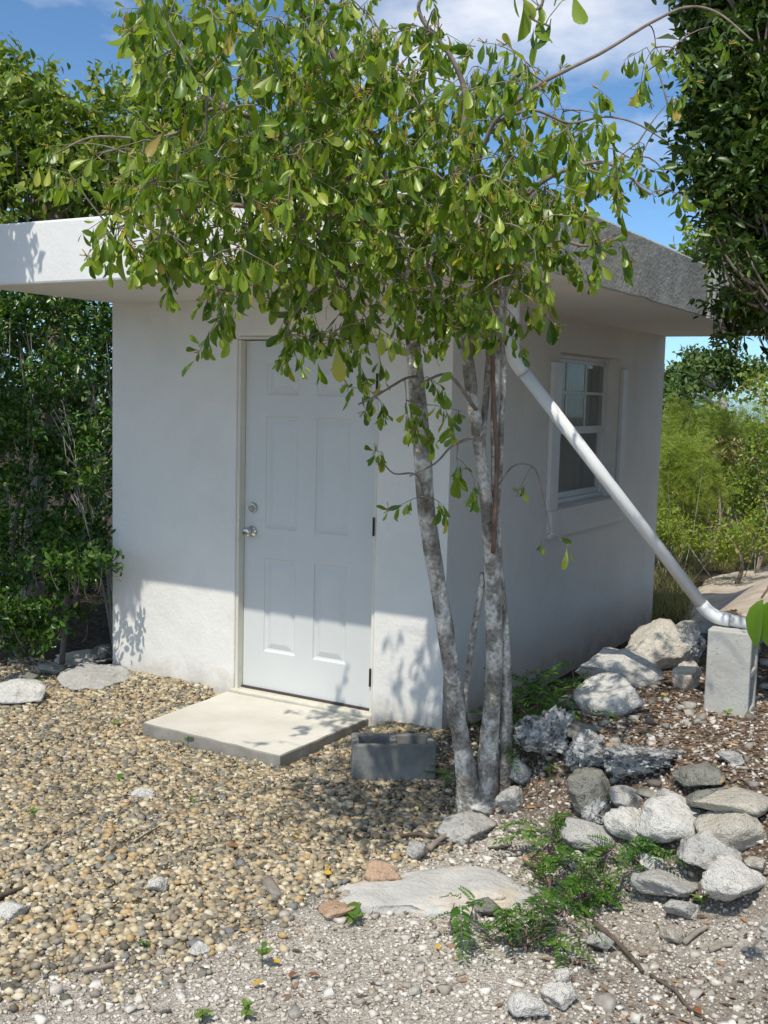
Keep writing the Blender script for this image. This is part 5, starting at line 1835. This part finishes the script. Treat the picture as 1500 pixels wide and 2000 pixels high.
# big bright leaves hanging in from the right, on a sapling standing just outside the picture
q0 = dep(1475, 1185, 2.75)
g0 = gz(dep(1640, 1700, 2.9))
sap = thing('broad_leaved_sapling', 'sapling at the right edge with drooping bright green leaves', 'sapling', tuple(g0))
st = smooth_path([g0, g0 + [.02, 0, .45], dep(1560, 1120, 2.78), dep(1487, 1168, 2.75)], 6)
MB().tube([q - g0 for q in st], list(np.linspace(.008, .003, len(st))), 6, True).build('stem', M['stem_brown'], sap, smooth=True)
LT_BROAD = leaf_template([(0, .02), (.08, .10), (.25, .20), (.5, .25), (.75, .19), (.92, .08), (1, 0)], .35, .35)


def one_leaf(p, a, nn, L, mat, tm=LT_BROAD, w=1.0):
    a_, b_, n_ = frame(np.array([a], float), np.array([nn], float))
    TV, TF = tm
    q = p + L * (a_[0] * TV[:, :1] + b_[0] * TV[:, 1:2] * w + n_[0] * TV[:, 2:3])
    return q, TF


for (u, v, a, nn, L) in ((1490, 1172, (-.30, -.10, -1), (-.55, -.80, .30), .125), (1500, 1176, (.02, -.1, -1), (-.2, -.95, .3), .12), (1520, 1165, (.6, .1, -.5), (0, -.3, 1), .14), (1545, 1130, (.5, -.5, -.4), (0, -.2, 1), .15), (1570, 1110, (.2, .8, -.3), (0, 0, 1), .15)):
    V, F = one_leaf(dep(u, v, 2.75) - g0, a, nn, L, None)
    link('leaf', mesh_np('leaf', V, F, M['leaf_broad'], True), sap)

# ------------------------------------------------------------------ sticks and fallen leaves
def stick(label, pts, r0, r1, mt, cat='stick', name='stick'):
    P_ = [at(u, v)[0] + np.array([0, 0, h_]) for (u, v, h_) in pts]
    b_ = P_[0].copy()
    sp = smooth_path([q - b_ for q in P_], 4)
    mb_ = MB()
    mb_.tube(sp, list(np.linspace(r0, r1, len(sp))), 7, True, wob=.12, seed=len(label))
    o_ = mb_.build(name, M[mt], None, smooth=True, loc=tuple(b_))
    tag(o_, label, cat, 'dead sticks on the ground')


stick('dark stick cut by the left edge above the white stone', [(-15, 1768, .02), (20, 1752, .02), (52, 1738, .015)], .010, .006, 'deadwood_dark')
stick('thin grey twig lying on the gravel at mid left', [(75, 1672, .02), (105, 1650, .022), (148, 1632, .018)], .005, .003, 'deadwood')
stick('brown twig on the gravel below the white pebble', [(262, 1655, .02), (285, 1640, .022), (312, 1622, .018)], .005, .003, 'deadwood_dark')
stick('short grey stick where gravel meets white grit', [(162, 1905, .015), (195, 1900, .018), (222, 1892, .012)], .008, .006, 'deadwood')
stick('curved weathered root lying before the tree foot', [(838, 1668, .02), (865, 1648, .03), (895, 1640, .03), (922, 1652, .02)], .012, .009, 'deadwood', 'root', 'root')
stick('brown stick pointing at the trunk from the gravel', [(780, 1642, .02), (815, 1640, .025), (845, 1645, .02)], .008, .006, 'deadwood_dark')
stick('long dark broken branch right of the fern clump', [(1160, 1812, .02), (1200, 1850, .025), (1225, 1872, .02), (1255, 1905, .015)], .011, .006, 'deadwood_dark')
stick('thin root running down to the bottom right corner', [(1270, 1910, .01), (1320, 1945, .015), (1345, 1975, .01), (1400, 2010, .01)], .006, .004, 'deadwood_dark')
stick('short brown stick by the brownish white stone', [(1335, 1850, .015), (1360, 1832, .02), (1380, 1818, .015)], .010, .008, 'deadwood')
stick('stubby grey piece of wood on the gravel edge', [(522, 1728, .012), (532, 1742, .016), (542, 1756, .012)], .022, .020, 'deadwood', 'stick')
stick('pale bark chip at the lower right', [(1385, 1862, .01), (1405, 1855, .014), (1430, 1850, .01)], .012, .008, 'deadwood', 'stick')
stick('thin bent twig arching out of the dark shade at the left', [(-10, 1288, .02), (15, 1285, .10), (45, 1312, .02)], .003, .002, 'twig_pale', 'stick')


def fallen(label, u, v, L, mt, seed, cat='leaf', name='fallen_leaf'):
    b_, t1 = at(u, v)
    rg_ = np.random.default_rng(seed)
    az = rg_.uniform(0, 6.28)
    V, F = one_leaf(np.zeros(3), (math.cos(az), math.sin(az), .15), (rg_.normal(0, .25), rg_.normal(0, .25) - .3, 1), L * .8, None, LT_OVAL[1], 1.25)
    o_ = link(name, mesh_np(name, V, F, M[mt], True), None, (b_[0], b_[1], b_[2] + .02))
    tag(o_, label, cat, 'fallen leaves on the ground')


for k, a in enumerate([('yellow fallen leaf on the white grit at the bottom', 516, 1930, .05, 'fallen'), ('orange yellow fallen leaf behind the brown dead leaf', 548, 1892, .045, 'fallen'),
                       ('curled brown leaf right of the bottom yellow leaf', 565, 1922, .06, 'fallen_brown'), ('dark brown leaf at the right of the curled pair', 598, 1915, .055, 'fallen_brown'),
                       ('yellow leaf on the gravel under the dark shade', 572, 1640, .04, 'fallen'), ('upper of two yellow leaves near the orange stone', 643, 1703, .045, 'fallen'),
                       ('lower of two yellow leaves near the orange stone', 648, 1716, .045, 'fallen'), ('orange brown leaf on the gravel at middle left', 465, 1660, .05, 'fallen_brown'),
                       ('yellow leaf lying between the tree foot and the ferns', 1035, 1632, .05, 'fallen'), ('orange leaf left of the small feathery plant', 852, 1855, .04, 'fallen'),
                       ('yellow leaf on the litter behind the wide pitted rock', 1203, 1508, .05, 'fallen'), ('yellow leaf below the tilted white stone', 1290, 1365, .05, 'fallen'),
                       ('yellow leaf lying on brown soil near the weed', 1240, 1418, .045, 'fallen'), ('red brown leaf at the lower right', 1355, 1978, .05, 'fallen_brown'),
                       ('orange leaf on the right litter near the dark rounded rock', 1402, 1530, .05, 'fallen'), ('dry orange leaf standing between the front rocks', 1237, 1600, .05, 'fallen_brown'),
                       ('brown dead leaves against the house wall by the slab', 368, 1348, .06, 'fallen_brown'), ('brown leaf on the slab', 582, 1428, .03, 'fallen_brown')]):
    fallen(*a, seed=k)

tris = 0 and sum(len(o.data.loop_triangles) or sum(len(p.vertices) - 2 for p in o.data.polygons) for o in bpy.data.objects if o.type == 'MESH' and len(o.data.polygons) < 5)
print('pieces', n_peb, n_gr, n_gr2, n_li, 'front leaves', N_FRONT, 'objects', len(bpy.data.objects))
